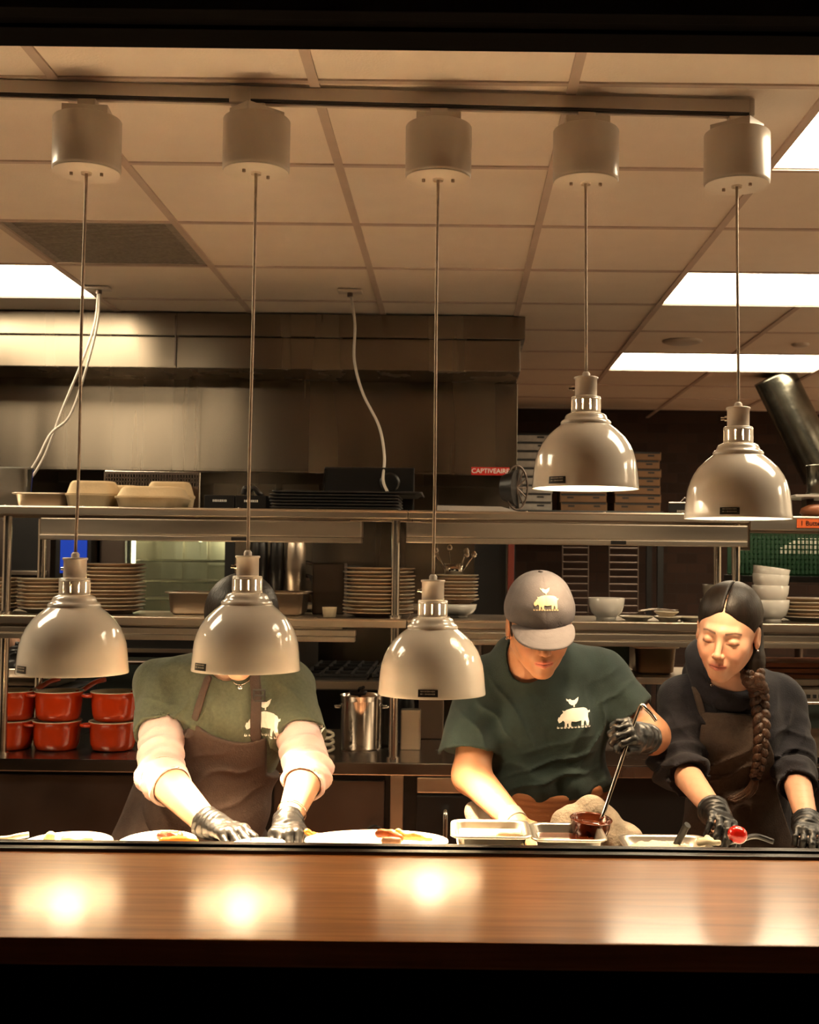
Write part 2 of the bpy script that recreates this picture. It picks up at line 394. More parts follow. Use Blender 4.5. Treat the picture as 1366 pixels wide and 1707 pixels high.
RIM_PROF = [(.1262,0),(.1268,.003),(.1255,.012),(.1232,.040),(.1195,.067),(.1130,.088),(.1055,.104),(.093,.1225),(.0745,.140),(.063,.149),(.0590,.152)]
def heat_lamp(px, rim_c_py, yaw, lab, cordpx, canpy, bend, can_rot, label_ang):
    X = AX(px, 2.83, 1000); Y = TY(X)
    rim = rim_c_py; z0 = rim
    canx = AX(cordpx, Y, 290)
    Y = TY(canx)
    X = AX(px, Y, 1000 if z0 < 1.5 else 840)
    t = thing('heat_lamp', lab, 'heat lamp', (X, Y, z0), 0, 'heat lamps on the track')
    dx = canx-X
    # shade: outer shell and inner shell
    bm = nb(); lathe(bm, RIM_PROF, n=64)
    sh = obj('lamp_shade', bm, M['lampwhite'], t)
    bm = nb(); lathe(bm, [(.1262,0),(.1235,.0005)]+[(r-.003, z-.0005) for r, z in RIM_PROF[2:]]+[(.02,.150),(0,.150)], n=48); obj('shade_lining', bm, M['lampin'], t)
    bm = nb(); lathe(bm, [(.0585,.1505),(.0600,.1535),(.0600,.158),(.0560,.1625),(.0515,.1645),(.0500,.170),(.0470,.1755),(.0400,.1790),(.0355,.1805)], n=48); obj('collar', bm, M['lampwhite'], t)
    # slotted neck: twelve vents
    bm = nb(); n = 12; R = .0353; zs = (.1795, .1865, .2105, .2160)
    for k in range(n):
        for (f0, f1, full) in ((0,.80,True),(.80,1.,False)):
            for s in range(4):
                a0 = 2*PI*(k+f0+(f1-f0)*s/4)/n; a1 = 2*PI*(k+f0+(f1-f0)*(s+1)/4)/n
                for zi in range(3):
                    if not full and zi == 1: continue
                    q = [bm.verts.new((R*math.cos(a), R*math.sin(a), z)) for a, z in ((a0,zs[zi]),(a1,zs[zi]),(a1,zs[zi+1]),(a0,zs[zi+1]))]
                    bm.faces.new(q).smooth = True
    bmesh.ops.remove_doubles(bm, verts=bm.verts, dist=.00005)
    bmesh.ops.rotate(bm, cent=(0,0,0), matrix=Matrix.Rotation(yaw, 3, 'Z'), verts=bm.verts)
    lathe(bm, [(.0353,.2160),(.0345,.2185),(.0325,.2195),(.027,.2195)], n=48)
    ne = obj('vented_neck', bm, M['lampwhite'], t)
    sm = ne.modifiers.new('thick', 'SOLIDIFY'); sm.thickness = .0015
    bm = nb(); lathe(bm, [(.0262,.2185),(.0262,.2600),(.0285,.2615),(.0290,.2650),(.0270,.2665),(0,.2665)], n=40)
    so = obj('socket', bm, M['canister'], t)
    bm = nb(); lathe(bm, [(.0095,.2660),(.0095,.2740),(.0060,.2790),(.0040,.2790)], n=20); obj('cord_grip', bm, M['track'], t)
    # switch
    a = yaw+2.6
    if yaw != 9:
        bm = nb(); d = Vector((math.cos(a), math.sin(a), 0)); c = d*.026+Vector((0,0,.240))
        cyl(bm, c, c+d*.006, .0062); cyl(bm, c+d*.005, c+d*.015, .0032, .0042); obj('switch', bm, M['chrome'], t)
    # bulb
    bm = nb(); lathe(bm, [(0,.012),(.020,.014),(.034,.023),(.041,.040),(.038,.064),(.026,.095),(.015,.120),(.013,.140),(0,.140)], n=28); b = obj('bulb', bm, M['bulb'] if z0 < 1.5 else M['bulb_upper'], t, True)
    bm = nb(); cyl(bm, (0,0,.135), (0,0,.172), .0165); lathe(bm, [(.010,.172),(.012,.185),(.010,.200),(.004,.212),(0,.214)], n=16); obj('bulb_holder', bm, M['lampin'], t)
    ld = bpy.data.lights.new('heat_lamp_light', 'SPOT'); ld.energy = LAMP_W*(1. if z0 < 1.5 else .12); ld.color = LAMP_COL; ld.shadow_soft_size = .02; ld.spot_size = 1.65; ld.spot_blend = 1.0
    lo = bpy.data.objects.new('heat_lamp_light', ld); C.objects.link(lo); lo.parent = t; lo.location = (0,0,.008)
    l2 = bpy.data.lights.new('heat_lamp_neck_light', 'POINT'); l2.energy = .45; l2.color = LAMP_COL; l2.shadow_soft_size = .004
    lo = bpy.data.objects.new('heat_lamp_neck_light', l2); C.objects.link(lo); lo.parent = t; lo.location = (.022*math.sin(.7), .022, .200)
    # black label, curved round the rim
    bm = nb(); rr = .1262; da = .34
    def shell(bm_, a0, a1, z0_, z1_, off, n_=8):
        def rad(z): return .1255-(z-.012)*.085+off
        for s in range(n_):
            b0 = a0+(a1-a0)*s/n_; b1 = a0+(a1-a0)*(s+1)/n_
            q = [bm_.verts.new((rad(z)*math.cos(b_), rad(z)*math.sin(b_), z)) for b_, z in ((b0,z0_),(b1,z0_),(b1,z1_),(b0,z1_))]
            bm_.faces.new(q)
    shell(bm, label_ang-da/2*1.05, label_ang+da/2*1.05, .0060, .0225, .0009)
    lb = obj('warning_label', bm, M['label'], t)
    bm = nb()
    tm = nb(); rl = random.Random(5)      # two lines of print too small to read
    for row in (-.0035, .0040):
        u = -.021
        while u < .019:
            w_ = rl.uniform(.0012, .0030); h_ = rl.uniform(.0030, .0044)
            box(tm, (u+w_/2, row, 0), (w_, h_, .0001)); u += w_+(.0008 if rl.random() < .8 else .0030)
    for v in tm.verts:
        aa = label_ang+v.co.x/.1262*.82; zz = .0155+v.co.y*.78; r_ = .1255-(zz-.012)*.085+.0012
        v.co = (r_*math.cos(aa), r_*math.sin(aa), zz)
    merge(bm, tm); obj('label_print', bm, M['print'], lb)
    # cord up to the canister
    zc = AZ(canpy, Y, cordpx)
    top = Vector((dx, 0, zc-z0)); bot = Vector((0,0,.277))
    mid = [bot, bot+(top-bot)*.25+Vector((bend,0,0)), bot+(top-bot)*.6+Vector((-bend*.6,0,0)), top]
    bm = nb(); tube(bm, spline(mid, 10), .0036, 10); obj('cord', bm, M['cord'], t)
    # canister on the track
    cy = Matrix.Rotation(can_rot, 4, 'Z'); cn = Vector((dx, 0, 0)); zb = zc-z0
    bm = nb(); lathe(bm, [(0,zb),(.074,zb),(.078,zb+.003),(.0787,zb+.008),(.0787,zb+.122),(.077,zb+.1245),(0,zb+.1245)], (dx,0,0), n=56)
    ca = obj('canister', bm, M['canister'], t)
    for f in ca.data.polygons: pass
    bm = nb(); lathe(bm, [(.0787*.97, zb-.0012),(0,zb-.0012)], (dx,0,0), n=40); lathe(bm, [(.012,zb-.006),(.013,zb)], (dx,0,0), n=16); obj('canister_base', bm, M['base'], ca)
    for s in (-1, 1):
        bm = nb(); p = Matrix.Rotation(can_rot, 3, 'Z') @ Vector((s*.035, 0, 0)); cyl(bm, (dx+p.x, p.y, zb-.008), (dx+p.x, p.y, zb), .004, n=8)
        obj('base_screw', bm, M['cord'], ca)
    top_z = CEIL-.0475-z0
    bm = nb(); box(bm, (dx,0,zb+.136), (.105,.075,.026), rot=(0,0,can_rot), bev=.002); obj('mounting_box', bm, M['canister'], ca)
    bm = nb(); box(bm, (dx,.0,(zb+.149+top_z)/2), (.042,.030,top_z-(zb+.149)), bev=.002); obj('track_adapter', bm, M['track'], t)
    return t
RZ = lambda py, px, f=.126: None
def rimz(py, px, near):   # height of the rim from the image row of its near (or far) edge
    X = AX(px, 2.83); Y = TY(X)+(-.126 if near else .126)
    return at(px, py, Y).z
heat_lamp(124, rimz(1131,124,True), .10, 'white dome heat lamp at far left, hanging low above the white plates', 144, 287, .002, .1, -2.35)
heat_lamp(412, rimz(1126,412,True), .30, 'white dome heat lamp hanging in front of the bowed person in brown apron', 427, 287, -.001, .8, -2.35)
heat_lamp(722, rimz(1167,722,True), .02, 'lowest white dome heat lamp, hanging in the middle beside the person in the cap', 731, 298, .001, .0, -1.62)
heat_lamp(976, rimz(820,976,False), .25, 'highest white dome heat lamp, hanging above the person in the grey cap', 977, 304, .000, .02, -2.22)
heat_lamp(1231, rimz(868,1231,False), .15, 'white dome heat lamp at far right, hanging above the person with the braid', 1229, 309, .0005, -.7, -1.95)
# ================================================================ back of the kitchen
# extractor hood
hd = thing('extractor_hood', 'long stainless steel extractor hood hanging from the ceiling at the back left', 'extractor hood', ((XL+HX)/2, 6.2, HZ0))
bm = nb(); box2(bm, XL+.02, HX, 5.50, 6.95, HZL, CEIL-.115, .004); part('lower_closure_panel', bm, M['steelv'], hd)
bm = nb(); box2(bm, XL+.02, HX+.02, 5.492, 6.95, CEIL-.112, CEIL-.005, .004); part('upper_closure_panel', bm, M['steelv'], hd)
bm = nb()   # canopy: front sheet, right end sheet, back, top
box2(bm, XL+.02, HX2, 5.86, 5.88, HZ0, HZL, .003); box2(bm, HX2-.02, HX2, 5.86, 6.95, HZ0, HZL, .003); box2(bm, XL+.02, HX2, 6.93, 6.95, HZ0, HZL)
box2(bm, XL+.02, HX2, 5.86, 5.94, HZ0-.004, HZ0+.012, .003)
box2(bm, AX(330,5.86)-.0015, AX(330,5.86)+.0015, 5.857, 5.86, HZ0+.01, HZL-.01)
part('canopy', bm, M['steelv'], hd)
bm = nb(); box2(bm, AX(286,5.5)-.003, AX(286,5.5)+.003, 5.486, 5.492, HZL+.01, CEIL-.02); part('panel_seam', bm, M['steeld'], hd)
bm = nb()
for k in range(9): x = HX-.35-k*.5; box(bm, (x, 6.45, HZ0+.22), (.48,.5,.03), rot=(.75,0,0), bev=.004)
part('grease_filter', bm, M['steeld'], hd)['kind'] = 'stuff'
p = at(818, 785.5, 5.855)
bm = nb(); box(bm, p, (.186,.003,.039)); lb = part('maker_label', bm, M['redlabel'], hd)
tm = text_mesh('CAPTIVEAIRE', .0315, .0003); tm.transform(Matrix.Rotation(PI/2, 4, 'X')); tm.transform(Matrix.Translation((p.x, p.y-.0022, p.z)))
part('lettering', tm, M['whiteprint'], lb)
# stainless splash wall under the hood
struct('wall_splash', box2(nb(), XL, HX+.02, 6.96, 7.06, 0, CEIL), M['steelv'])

# cook line under the hood
def knobs(parent, x0, x1, n, y, z, r=.02):
    for k in range(n):
        x = x0+(x1-x0)*(k+.5)/n; bm = nb(); cyl(bm, (x,y,z), (x,y-.03,z), r, r*.8, 16); box(bm, (x,y-.034,z), (.006,.01,r*1.7)); part('knob', bm, M['dark'], parent)
RX0, RX1 = AX(505, 5.6), AX(735, 5.6); RZt = AZ(1128, 5.6)
t = thing('gas_range', 'black gas range with cast iron grates under the hood, seen behind the stockpot', 'range', ((RX0+RX1)/2, 6.0, 0))
bm = nb(); box2(bm, RX0, RX1, 5.6, 6.4, .1, RZt-.06, .006); part('body', bm, M['dark'], t)
bm = nb(); box2(bm, RX0-.01, RX1+.01, 5.55, 6.4, RZt-.06, RZt-.02, .006); part('front_rail', bm, M['steel'], t)
for k in range(2):
    x = RX0+(RX1-RX0)*(k+.5)/2
    for j in range(2):
        y = 5.78+j*.38; bm = nb(); W = (RX1-RX0)/2-.03
        for a in range(5): box(bm, (x-W/2+W*a/4, y, RZt+.002), (.012,.34,.016), bev=.003)
        for a in range(3): box(bm, (x, y-.16+.16*a, RZt), (W,.012,.014), bev=.003)
        box(bm, (x,y,RZt-.014), (W,.34,.012)); part('grate', bm, M['iron'], t)
knobs(t, RX0, RX1, 5, 5.6, AZ(1180,5.6))
bm = nb(); box2(bm, RX0+.04, RX1-.04, 5.585, 5.6, .25, .75, .006); d = part('oven_door', bm, M['steeld'], t)
bm = nb(); cyl(bm, (RX0+.08,5.55,.72), (RX1-.08,5.55,.72), .012); 
for x in (RX0+.1, RX1-.1): cyl(bm, (x,5.55,.72), (x,5.586,.72), .008)
part('handle', bm, M['chrome'], d)
for x in (RX0+.05, RX1-.05):
    bm = nb(); cyl(bm, (x,5.68,0), (x,5.68,.11), .02); cyl(bm, (x,6.32,0), (x,6.32,.11), .02); part('leg', bm, M['steeld'], t)
# ovens to the left
t = thing('black_oven', 'large black double oven behind the red pots, below the shelf of plates', 'oven', (AX(330,5.6), 6.0, 0))
x0, x1 = AX(120,5.6), AX(497,5.6)
bm = nb(); box2(bm, x0, x1, 5.6, 6.5, .06, AZ(1062,5.6), .01); part('body', bm, M['dark'], t)
bm = nb(); box2(bm, x0+.06, x1-.06, 5.58, 5.6, .5, AZ(1100,5.6), .006); dd = part('door', bm, M['glass'], t)
bm = nb(); box2(bm, x0+.02, x1-.02, 5.575, 5.6, AZ(1092,5.6), AZ(1086,5.6)); part('trim_bar', bm, M['steel'], t)
bm = nb(); cyl(bm, (x0+.1,5.54,AZ(1108,5.6)), (x1-.1,5.54,AZ(1108,5.6)), .009)
for x in (x0+.15, x1-.15): cyl(bm, (x,5.54,AZ(1108,5.6)), (x,5.585,AZ(1108,5.6)), .007)
part('handle', bm, M['steeld'], dd)
bm = nb()
for x in (x0+.05, x1-.05):
    for y in (5.66, 6.44): cyl(bm, (x,y,0), (x,y,.07), .02)
part('feet', bm, M['steeld'], t)
# glass fronted oven on top (visible between the shelves)
x0, x1 = AX(212,5.75), AX(392,5.75); z0, z1 = AZ(1061,5.6)+.005, AZ(868,5.75)
t = thing('combi_oven', 'glass fronted oven with a bright interior light strip, standing behind the plate stack', 'oven', ((x0+x1)/2, 6.05, z0))
bm = nb(); box2(bm, x0, x1, 6.35, 6.37, z0, z1); [box2(bm, x0+.10+.13*q_, x0+.14+.13*q_, 6.30, 6.35, z0+.04, z1-.03, .004) for q_ in range(4)]; box2(bm, x0, x0+.02, 5.75, 6.37, z0, z1); box2(bm, x1-.02, x1, 5.75, 6.37, z0, z1); box2(bm, x0, x1, 5.75, 6.37, z1-.02, z1); box2(bm, x0, x1, 5.75, 6.37, z0, z0+.04); part('casing', bm, M['pan'], t)
bm = nb(); box2(bm, x0, x1, 5.73, 5.75, z0, z0+.04); box2(bm, x0, x1, 5.73, 5.75, z1-.04, z1); box2(bm, x1-.045, x1, 5.73, 5.75, z0, z1); box2(bm, x0, x0+.012, 5.73, 5.75, z0, z1); part('door_frame', bm, M['dark'], t)
gm = mat('tinted_glass', (.55,.62,.45), .05, trans=.92); bm = nb(); box2(bm, x0+.012, x1-.045, 5.737, 5.743, z0+.04, z1-.04); part('door_glass', bm, gm, t)
for k, py in enumerate((938, 972, 1000)):
    bm = nb(); z = AZ(py,6.0)
    for a in range(14): cyl(bm, (x0+.03, 5.80+a*.035, z), (x1-.03, 5.80+a*.035, z), .003, n=6)
    for y in (5.79, 6.27): cyl(bm, (x0+.02,y,z-.004), (x1-.02,y,z-.004), .005, n=6)
    part('wire_rack', bm, M['steeld'], t)
bm = nb(); box2(bm, x0+.022, x0+.034, 5.76, 5.775, AZ(948,5.75), AZ(893,5.75)); ol_ = bpy.data.lights.new('oven_fill_light', 'POINT'); ol_.energy = .9; ol_.color = (1,.86,.6); ol_.shadow_soft_size = .03; oo = bpy.data.objects.new('oven_fill_light', ol_); C.objects.link(oo); oo.parent = t; oo.location = (.05, -.1, z1-z0-.08)  # extra point lamp added inside to brighten the racks
part('light_strip', bm, mat('oven_lamp', (1,1,1), .5, emit=(1,.9,.7), es=7), t)
# blue screen till / control
x0, x1 = AX(92,5.6), AX(152,5.6)
t = thing('control_screen', 'blue lit screen in a black frame, above the left plate stacks', 'screen', ((x0+x1)/2, 5.62, AZ(975,5.6)))
bm = nb(); box2(bm, x0, x1, 5.6, 5.66, AZ(975,5.6), AZ(880,5.6), .006); part('housing', bm, M['dark'], t)
bm = nb(); box2(bm, AX(101,5.6), AX(145,5.6), 5.594, 5.6, AZ(962,5.6), AZ(897,5.6)); part('display', bm, M['blue'], t)
bm = nb(); box2(bm, (x0+x1)/2-.03, (x0+x1)/2+.03, 5.61, 5.66, AZ(1061,5.6)+.001, AZ(975,5.6)+.002); box2(bm, x0, x1, 5.6, 5.75, AZ(1061,5.6)+.001, AZ(1061,5.6)+.02, .003); part('stand', bm, M['dark'], t)
bm = nb(); cyl(bm, (AX(178,5.6),5.93,AZ(1061,5.6)), (AX(178,5.6),5.93,AZ(880,5.6)), .075, n=28)
single('grey_canister', box2(nb(), AX(157,5.6), AX(200,5.6), 5.68, 5.98, AZ(1061,5.6), AZ(885,5.6), .01), M['steeld'], 'tall grey steel cabinet between the blue screen and the glass fronted oven', 'cabinet')
bm.free()
# refrigerator at far left
x0, x1 = -3.2, AX(84,5.75)
t = thing('upright_refrigerator', 'dark grey upright refrigerator at far left behind the shelves', 'refrigerator', ((x0+x1)/2, 6.1, 0))
bm = nb(); box2(bm, x0, x1, 5.75, 6.5, .08, 1.86, .01); part('cabinet', bm, M['steeld'], t)
bm = nb(); box2(bm, AX(8,5.7), x1-.03, 5.72, 5.75, AZ(960,5.7), 1.84, .006); part('door', bm, M['dark'], t)
bm = nb(); box2(bm, AX(8,5.7), x1-.03, 5.72, 5.75, .2, AZ(966,5.7), .006); d = part('door', bm, M['dark'], t)
bm = nb(); box2(bm, AX(10,5.7), AX(78,5.7), 5.70, 5.72, AZ(966,5.7), AZ(959,5.7), .003); part('handle', bm, M['steel'], d)
bm = nb()
for x in (x0+.1, x1-.1): cyl(bm, (x,5.85,0), (x,5.85,.09), .02); cyl(bm, (x,6.4,0), (x,6.4,.09), .02)
part('feet', bm, M['steeld'], t)
# cylinders & blender column on the cook line shelf
zt = AZ(1010,5.7)
cook_shelf = single('cook_line_shelf', box2(nb(), AX(400,5.7), AX(705,5.7), 5.7, 6.0, zt-.02, zt), M['steel'], 'steel shelf behind the second lamp, carrying cylinders and frying pans', 'shelf')
bm = nb(); 
for x in (AX(404,5.7), AX(700,5.7)): box2(bm, x, x+.02, 5.96, 5.98, RZt+.01 if x > RX0 else AZ(1062,5.6), zt-.02)
part('bracket', bm, M['steeld'], cook_shelf)
for px, w_, m_, lab in ((432, 30, 'dark', 'tall black cylinder standing just right of the second lamp'), (462, 24, 'dark', 'narrower black cylinder beside the tall one, behind the steel pan'), (493, 34, 'steel', 'tall dull steel cylinder left of the frying pans')):
    r = w_*5.8/2010/2
    single('tall_cylinder', lathe(nb(), [(0,0),(r,0),(r,.26),(r*.92,.31),(r*.5,.345),(r*.35,.36),(0,.36)], n=28), M[m_], lab, 'canister', loc=(AX(px,5.85), 5.85, zt))
def frying_pan(loc, rot, lab, r=.12, grp=None):
    t = thing('frying_pan', lab, 'frying pan', loc, 0, grp); t.rotation_euler = rot
    obj('pan_body', lathe(nb(), [(0,0),(r*.72,0),(r*.8,.004),(r,.042),(r*1.03,.044),(r*.985,.040),(r*.77,.008),(0,.005)], n=40), M['iron'], t)
    bm = nb(); tube(bm, spline([(r,0,.038),(r+.06,0,.050),(r+.16,0,.062),(r+.20,0,.064)], 5), .009, 8); obj('handle', bm, M['steeld'], t)
    return t
for k, (px, py, rz_, tx) in enumerate(((560,963,2.6,0), (566,955,2.2,.1), (553,948,2.9,-.06), (562,938,2.4,.12))):
    frying_pan((AX(px,5.85), 5.85, zt+.002+k*.046), (0, 0, rz_), '%s black frying pan of the pile left of the big plate stack' % ORD[3-k], .115)

# back wall side: brown boxes and white pizza boxes on a high shelf
SY = 8.4; sx0, sx1 = AX(862,SY), AX(1095,SY); sz = AZ(848,SY)
t = thing('storage_shelf', 'dark storage shelf at the back wall carrying stacks of flat takeaway boxes', 'shelf', ((sx0+sx1)/2, 8.7, 0))
bm = nb(); box2(bm, sx0-.05, sx1+.05, SY, SY+.55, sz-.03, sz, .004); part('board', bm, M['dark'], t)
for x in (sx0-.03, sx1+.03):
    bm = nb(); box2(bm, x-.02, x+.02, SY+.01, SY+.05, 0, sz-.03); box2(bm, x-.02, x+.02, SY+.5, SY+.54, 0, sz-.03); part('upright', bm, M['dark'], t)
def board_box(name, m):
    t = thing(name, '', 'box', (0,0,0)); W = .36; H = .060
    obj('carton', box(nb(), (0,0,H/2), (W,.40,H-.003), bev=.003), m, t)
    bm = nb(); box(bm, (0,-.201,H-.008), (W*.96,.004,.012)); box(bm, (-.10,-.202,H*.55), (.05,.003,.012)); box(bm, (.10,-.202,H*.55), (.05,.003,.012)); obj('tuck_flap', bm, M['iron'], t)
    return t
pw = board_box('pizza_box', M['boxwhite']); pk = board_box('cardboard_box', M['box'])
nW = int((AZ(716,SY)-sz)/.060); 
for k in range(nW):
    o = pw if k == 0 else dup(pw, (0,0,0))
    o.location = (AX(878,SY), SY+.24, sz+k*.060+.001); o.rotation_euler = (0,0,random.uniform(-.03,.03))
    o['label'] = '%s white printed pizza box of the stack right of the hood' % ORD[nW-1-k]; o['group'] = 'white pizza boxes'
for c, (px, n) in enumerate(((975, int((AZ(742,SY)-sz)/.06)), (1064, int((AZ(738,SY)-sz)/.06)))):
    for k in range(n):
        o = pk if (k == 0 and c == 0) else dup(pk, (0,0,0)); sx = .9
        o.location = (AX(px,SY), SY+.25, sz+k*.060+.001); o.rotation_euler = (0,0,random.uniform(-.04,.04)); o.scale = (sx,1,1)
        o['label'] = '%s flat brown cardboard box of the %s, behind the highest lamp' % (ORD[min(13,n-1-k)], 'left stack' if c == 0 else 'right stack'); o['group'] = 'brown cardboard boxes'
# wire racks with thin bars in front of the brick
for px0, px1, lab in ((938, 981, 'wire rack of horizontal bars hanging behind the grey cap, the left of two'), (1016, 1064, 'wire rack of horizontal bars right of the grey cap, the right of two')):
    Yw = 6.2; x0, x1 = AX(px0,Yw), AX(px1,Yw)
    t = thing('wire_rack', lab, 'wire rack', ((x0+x1)/2, Yw, AZ(1022,Yw)))
    for x in (x0, x1):
        bm = nb(); cyl(bm, (x,Yw,AZ(1024,Yw)), (x,Yw,AZ(880,Yw)), .004, n=8); part('upright', bm, M['steeld'], t)
    for k in range(10):
        z = AZ(1018-k*12,Yw); bm = nb(); cyl(bm, (x0,Yw,z), (x1,Yw,z), .0045, n=8)
        if k == 0: tube(bm, [(x1,Yw,z),(x1+.02,Yw-.04,z-.006),(x1+.03,Yw-.05,z+.004)], .004, 6)
        part('bar', bm, M['steeld'], t)
    for k, z in enumerate((AZ(1024,Yw),)):
        bm = nb(); box2(bm, x0-.01, x1+.01, Yw-.01, Yw+.01, AZ(1034,Yw)+.01, z); box2(bm, x0-.03, x1+.03, Yw-.1, Yw+.1, AZ(1034,Yw), AZ(1034,Yw)+.01); part('foot', bm, M['steeld'], t)
# prep table carrying the wire racks
t = thing('prep_table', 'dark prep table behind the person in the cap, below the wire racks', 'table', (AX(1000,6.2), 6.3, 0))
x0, x1 = AX(780,6.2), AX(1380,6.2); z = AZ(1034,6.2)
bm = nb(); box2(bm, x0, x1, 5.9, 6.6, z-.04, z, .004); part('table_top', bm, M['steeld'], t)
for x in (x0+.05, x1-.05):
    for y in (5.96, 6.54): bm = nb(); cyl(bm, (x,y,0), (x,y,z-.04), .022); part('leg', bm, M['steeld'], t)
# red pillar edge and dark column between range and prep area
single('red_pillar', box2(nb(), AX(847,5.9), AX(857,5.9), 5.86, 5.92, AZ(1034,6.2)+.001, AZ(884,5.9), .002), mat('red_paint', (.14,.018,.008), .5), 'narrow dark red upright behind the grey cap', 'upright')
single('dark_column', box2(nb(), AX(792,5.9), AX(845,5.9), 5.95, 6.05, AZ(1034,6.2)+.001, AZ(872,5.9), .004), M['dark'], 'dark flat panel standing left of the red upright, behind the third lamp', 'panel')
# silver insulated duct at right
p0 = at(1308,662,7.2); p1 = at(1362,770,7.2)
pts = [p0+(p1-p0)*k/24 for k in range(-8, 30)]
single('silver_duct', tube(nb(), pts, .13, 24, rad=[.125 for k in range(len(pts))]), M['duct'], 'wide silver duct slanting down from the ceiling at right', 'duct')
p = at(1362, 792, 4.6)
# ================================================================ the back line: counter with two overshelves
BY = 4.30
CZ = AZ(1272, BY)        # counter top
MZ = AZ(1033, BY)        # middle shelf
TZ = AZ(851, BY)         # top shelf
bx0, bx1 = -2.6, 2.4
t = thing('back_counter', 'long stainless steel back counter below the two overshelves', 'counter', (0, 4.7, 0))
bm = nb(); box2(bm, bx0, bx1, BY, 5.12, CZ-.045, CZ, .004); part('worktop', bm, mat('worktop_steel', (.34,.29,.25), .24, 1., var=.1, vscale=4, rvar=.05), t)
bm = nb(); box2(bm, bx0, bx1, BY+.05, 5.1, .12, CZ-.045); part('cabinet_body', bm, M['dark'], t)
# doors / drawers of the counter
def panel(px0, px1, z0, z1, m, name, y=BY+.05):
    bm = nb(); box2(bm, AX(px0,BY,1330), AX(px1,BY,1330), y-.022, y, z0, z1, .004); return part(name, bm, M[m], t)
dr = panel(-60, 245, CZ-.28, CZ-.06, 'steeld', 'drawer'); 
bm = nb(); box2(bm, AX(-40,BY), AX(240,BY), BY+.003, BY+.03, CZ-.335, CZ-.31, .003); part('pull', bm, M['steel'], dr)
panel(455, 640, CZ-.50, CZ-.07, 'steeld', 'cabinet_door'); panel(650, 672, CZ-.62, CZ-.05, 'steel', 'stile')
dr = panel(695, 775, CZ-.11, CZ-.055, 'steel', 'drawer'); 
dr = panel(695, 790, CZ-.60, CZ-.12, 'dark', 'cabinet_door')
bm = nb(); x = AX(743,BY,1350); tube(bm, spline([(x,BY+.028,CZ-.19),(x,BY-.02,CZ-.17),(x,BY-.03,CZ-.26),(x-.005,BY-.03,CZ-.37),(x-.005,BY+.028,CZ-.39)],6), .010, 10); part('handle', bm, M['chrome'], dr)
bm = nb(); x = AX(625,BY,1380); tube(bm, spline([(x-.04,BY+.03,CZ-.33),(x-.034,BY-.005,CZ-.25),(x,BY-.01,CZ-.22),(x+.034,BY-.005,CZ-.25),(x+.04,BY+.03,CZ-.33)],6), .005, 8); part('cable_loop', bm, M['dark'], t)
# posts
def post(px, Y, z0, z1, lab, r=.0155):
    x = AX(px, Y, 1000)
    o = single('shelf_post', cyl(nb(), (x,Y,z0), (x,Y,z1), r, n=24), M['tube'], lab, 'post', group='steel shelf posts')
    bm = nb(); cyl(bm, (x,Y,z0), (x,Y,z0+.012), r*1.5, n=24); part('foot_flange', bm, M['tube'], o)
for px, Y, lab in ((659,4.36,'steel shelf post beside the big plate stack, middle of picture'), (1227,4.36,'front steel shelf post above the braided head'),
                   (10,4.36,'steel shelf post at the left edge of the picture'), (68,4.66,'rear steel shelf post behind the first lamp'), (1196,4.66,'rear shelf post left of the one above the braided head')):
    if px != 1196: post(px, Y, CZ, MZ-.028, lab+', lower length')
    post(px, Y, MZ, TZ-.034, lab+', upper length')
# shelves
def shelf(name, lab, x0, x1, z, depth, strip, lip=.030):
    t = thing(name, lab, 'shelf', ((x0+x1)/2, BY+depth/2, z-lip))
    bm = nb(); box2(bm, x0, x1, BY, BY+depth, z-.006, z, .002); box2(bm, x0, x1, BY, BY+.012, z-lip, z, .003); box2(bm, x0, x1, BY+depth-.012, BY+depth, z-lip, z, .003)
    cyl(bm, (x0,BY+.004,z-.004), (x1,BY+.004,z-.004), .0055, n=10); part('shelf_top', bm, M['steel'], t)
    for k in range(int((x1-x0)/.28)):
        xx = x0+.14+k*.28; bm = nb(); lathe(bm, [(0,.004),(.005,.003),(.006,0)], (xx,BY+.02,z), n=10); part('rivet', bm, M['chrome'], t)
    for (s0, s1, sz0, sz1, wy) in strip:
        bm = nb(); box2(bm, s0, s1, BY+.012, BY+wy, sz0+.02, sz1-.008, .004); box2(bm, s0, s1-.002, BY+.004, BY+wy, sz0, sz0+.019, .003); box2(bm, s0+.05, s1-.05, BY+.03, BY+wy, sz1-.01, sz1)
        sp = part('heat_strip', bm, M['steel'], t)
        bm = nb(); box(bm, (s0+(s1-s0)*.62, BY+.0030, sz0+.010), (.055,.002,.013)); part('strip_label', bm, M['label'], sp)
    return t
xm = AX(681, BY); xa = AX(1250, BY)
TS1 = shelf('top_overshelf', 'left top overshelf of the back line, carrying takeout boxes and dark trays', bx0, xm-.004, TZ, .42, [(AX(64,BY), AX(602,BY), AZ(903,BY,400), TZ-.032, .10)])
TS2 = shelf('top_overshelf', 'right top overshelf of the back line, below the highest lamp', xm, xa, TZ, .42, [(AX(677,BY), AX(1249,BY), AZ(905,BY), TZ-.032, .10)])
TS3 = shelf('top_overshelf', 'short top shelf at the right edge of the picture with an orange label', xa+.004, bx1, TZ-.006, .42, [], .05)
MS1 = shelf('middle_overshelf', 'left middle shelf of the back line, carrying the stacked plates', bx0, xm-.004, MZ, .46, [(bx0, AX(594,BY), AZ(1072,BY), MZ-.032, .06)])
MS2 = shelf('middle_overshelf', 'right middle shelf of the back line, carrying the white bowls', xm, bx1, MZ, .46, [(AX(705,BY), bx1, AZ(1074,BY), MZ-.034, .06)])
p = at(1349, 868, BY-.004); bm = nb(); box(bm, (p.x+.02, BY-.0026, TZ-.030), (.125,.002,.032)); ol = part('orange_label', bm, M['orange'], TS3)
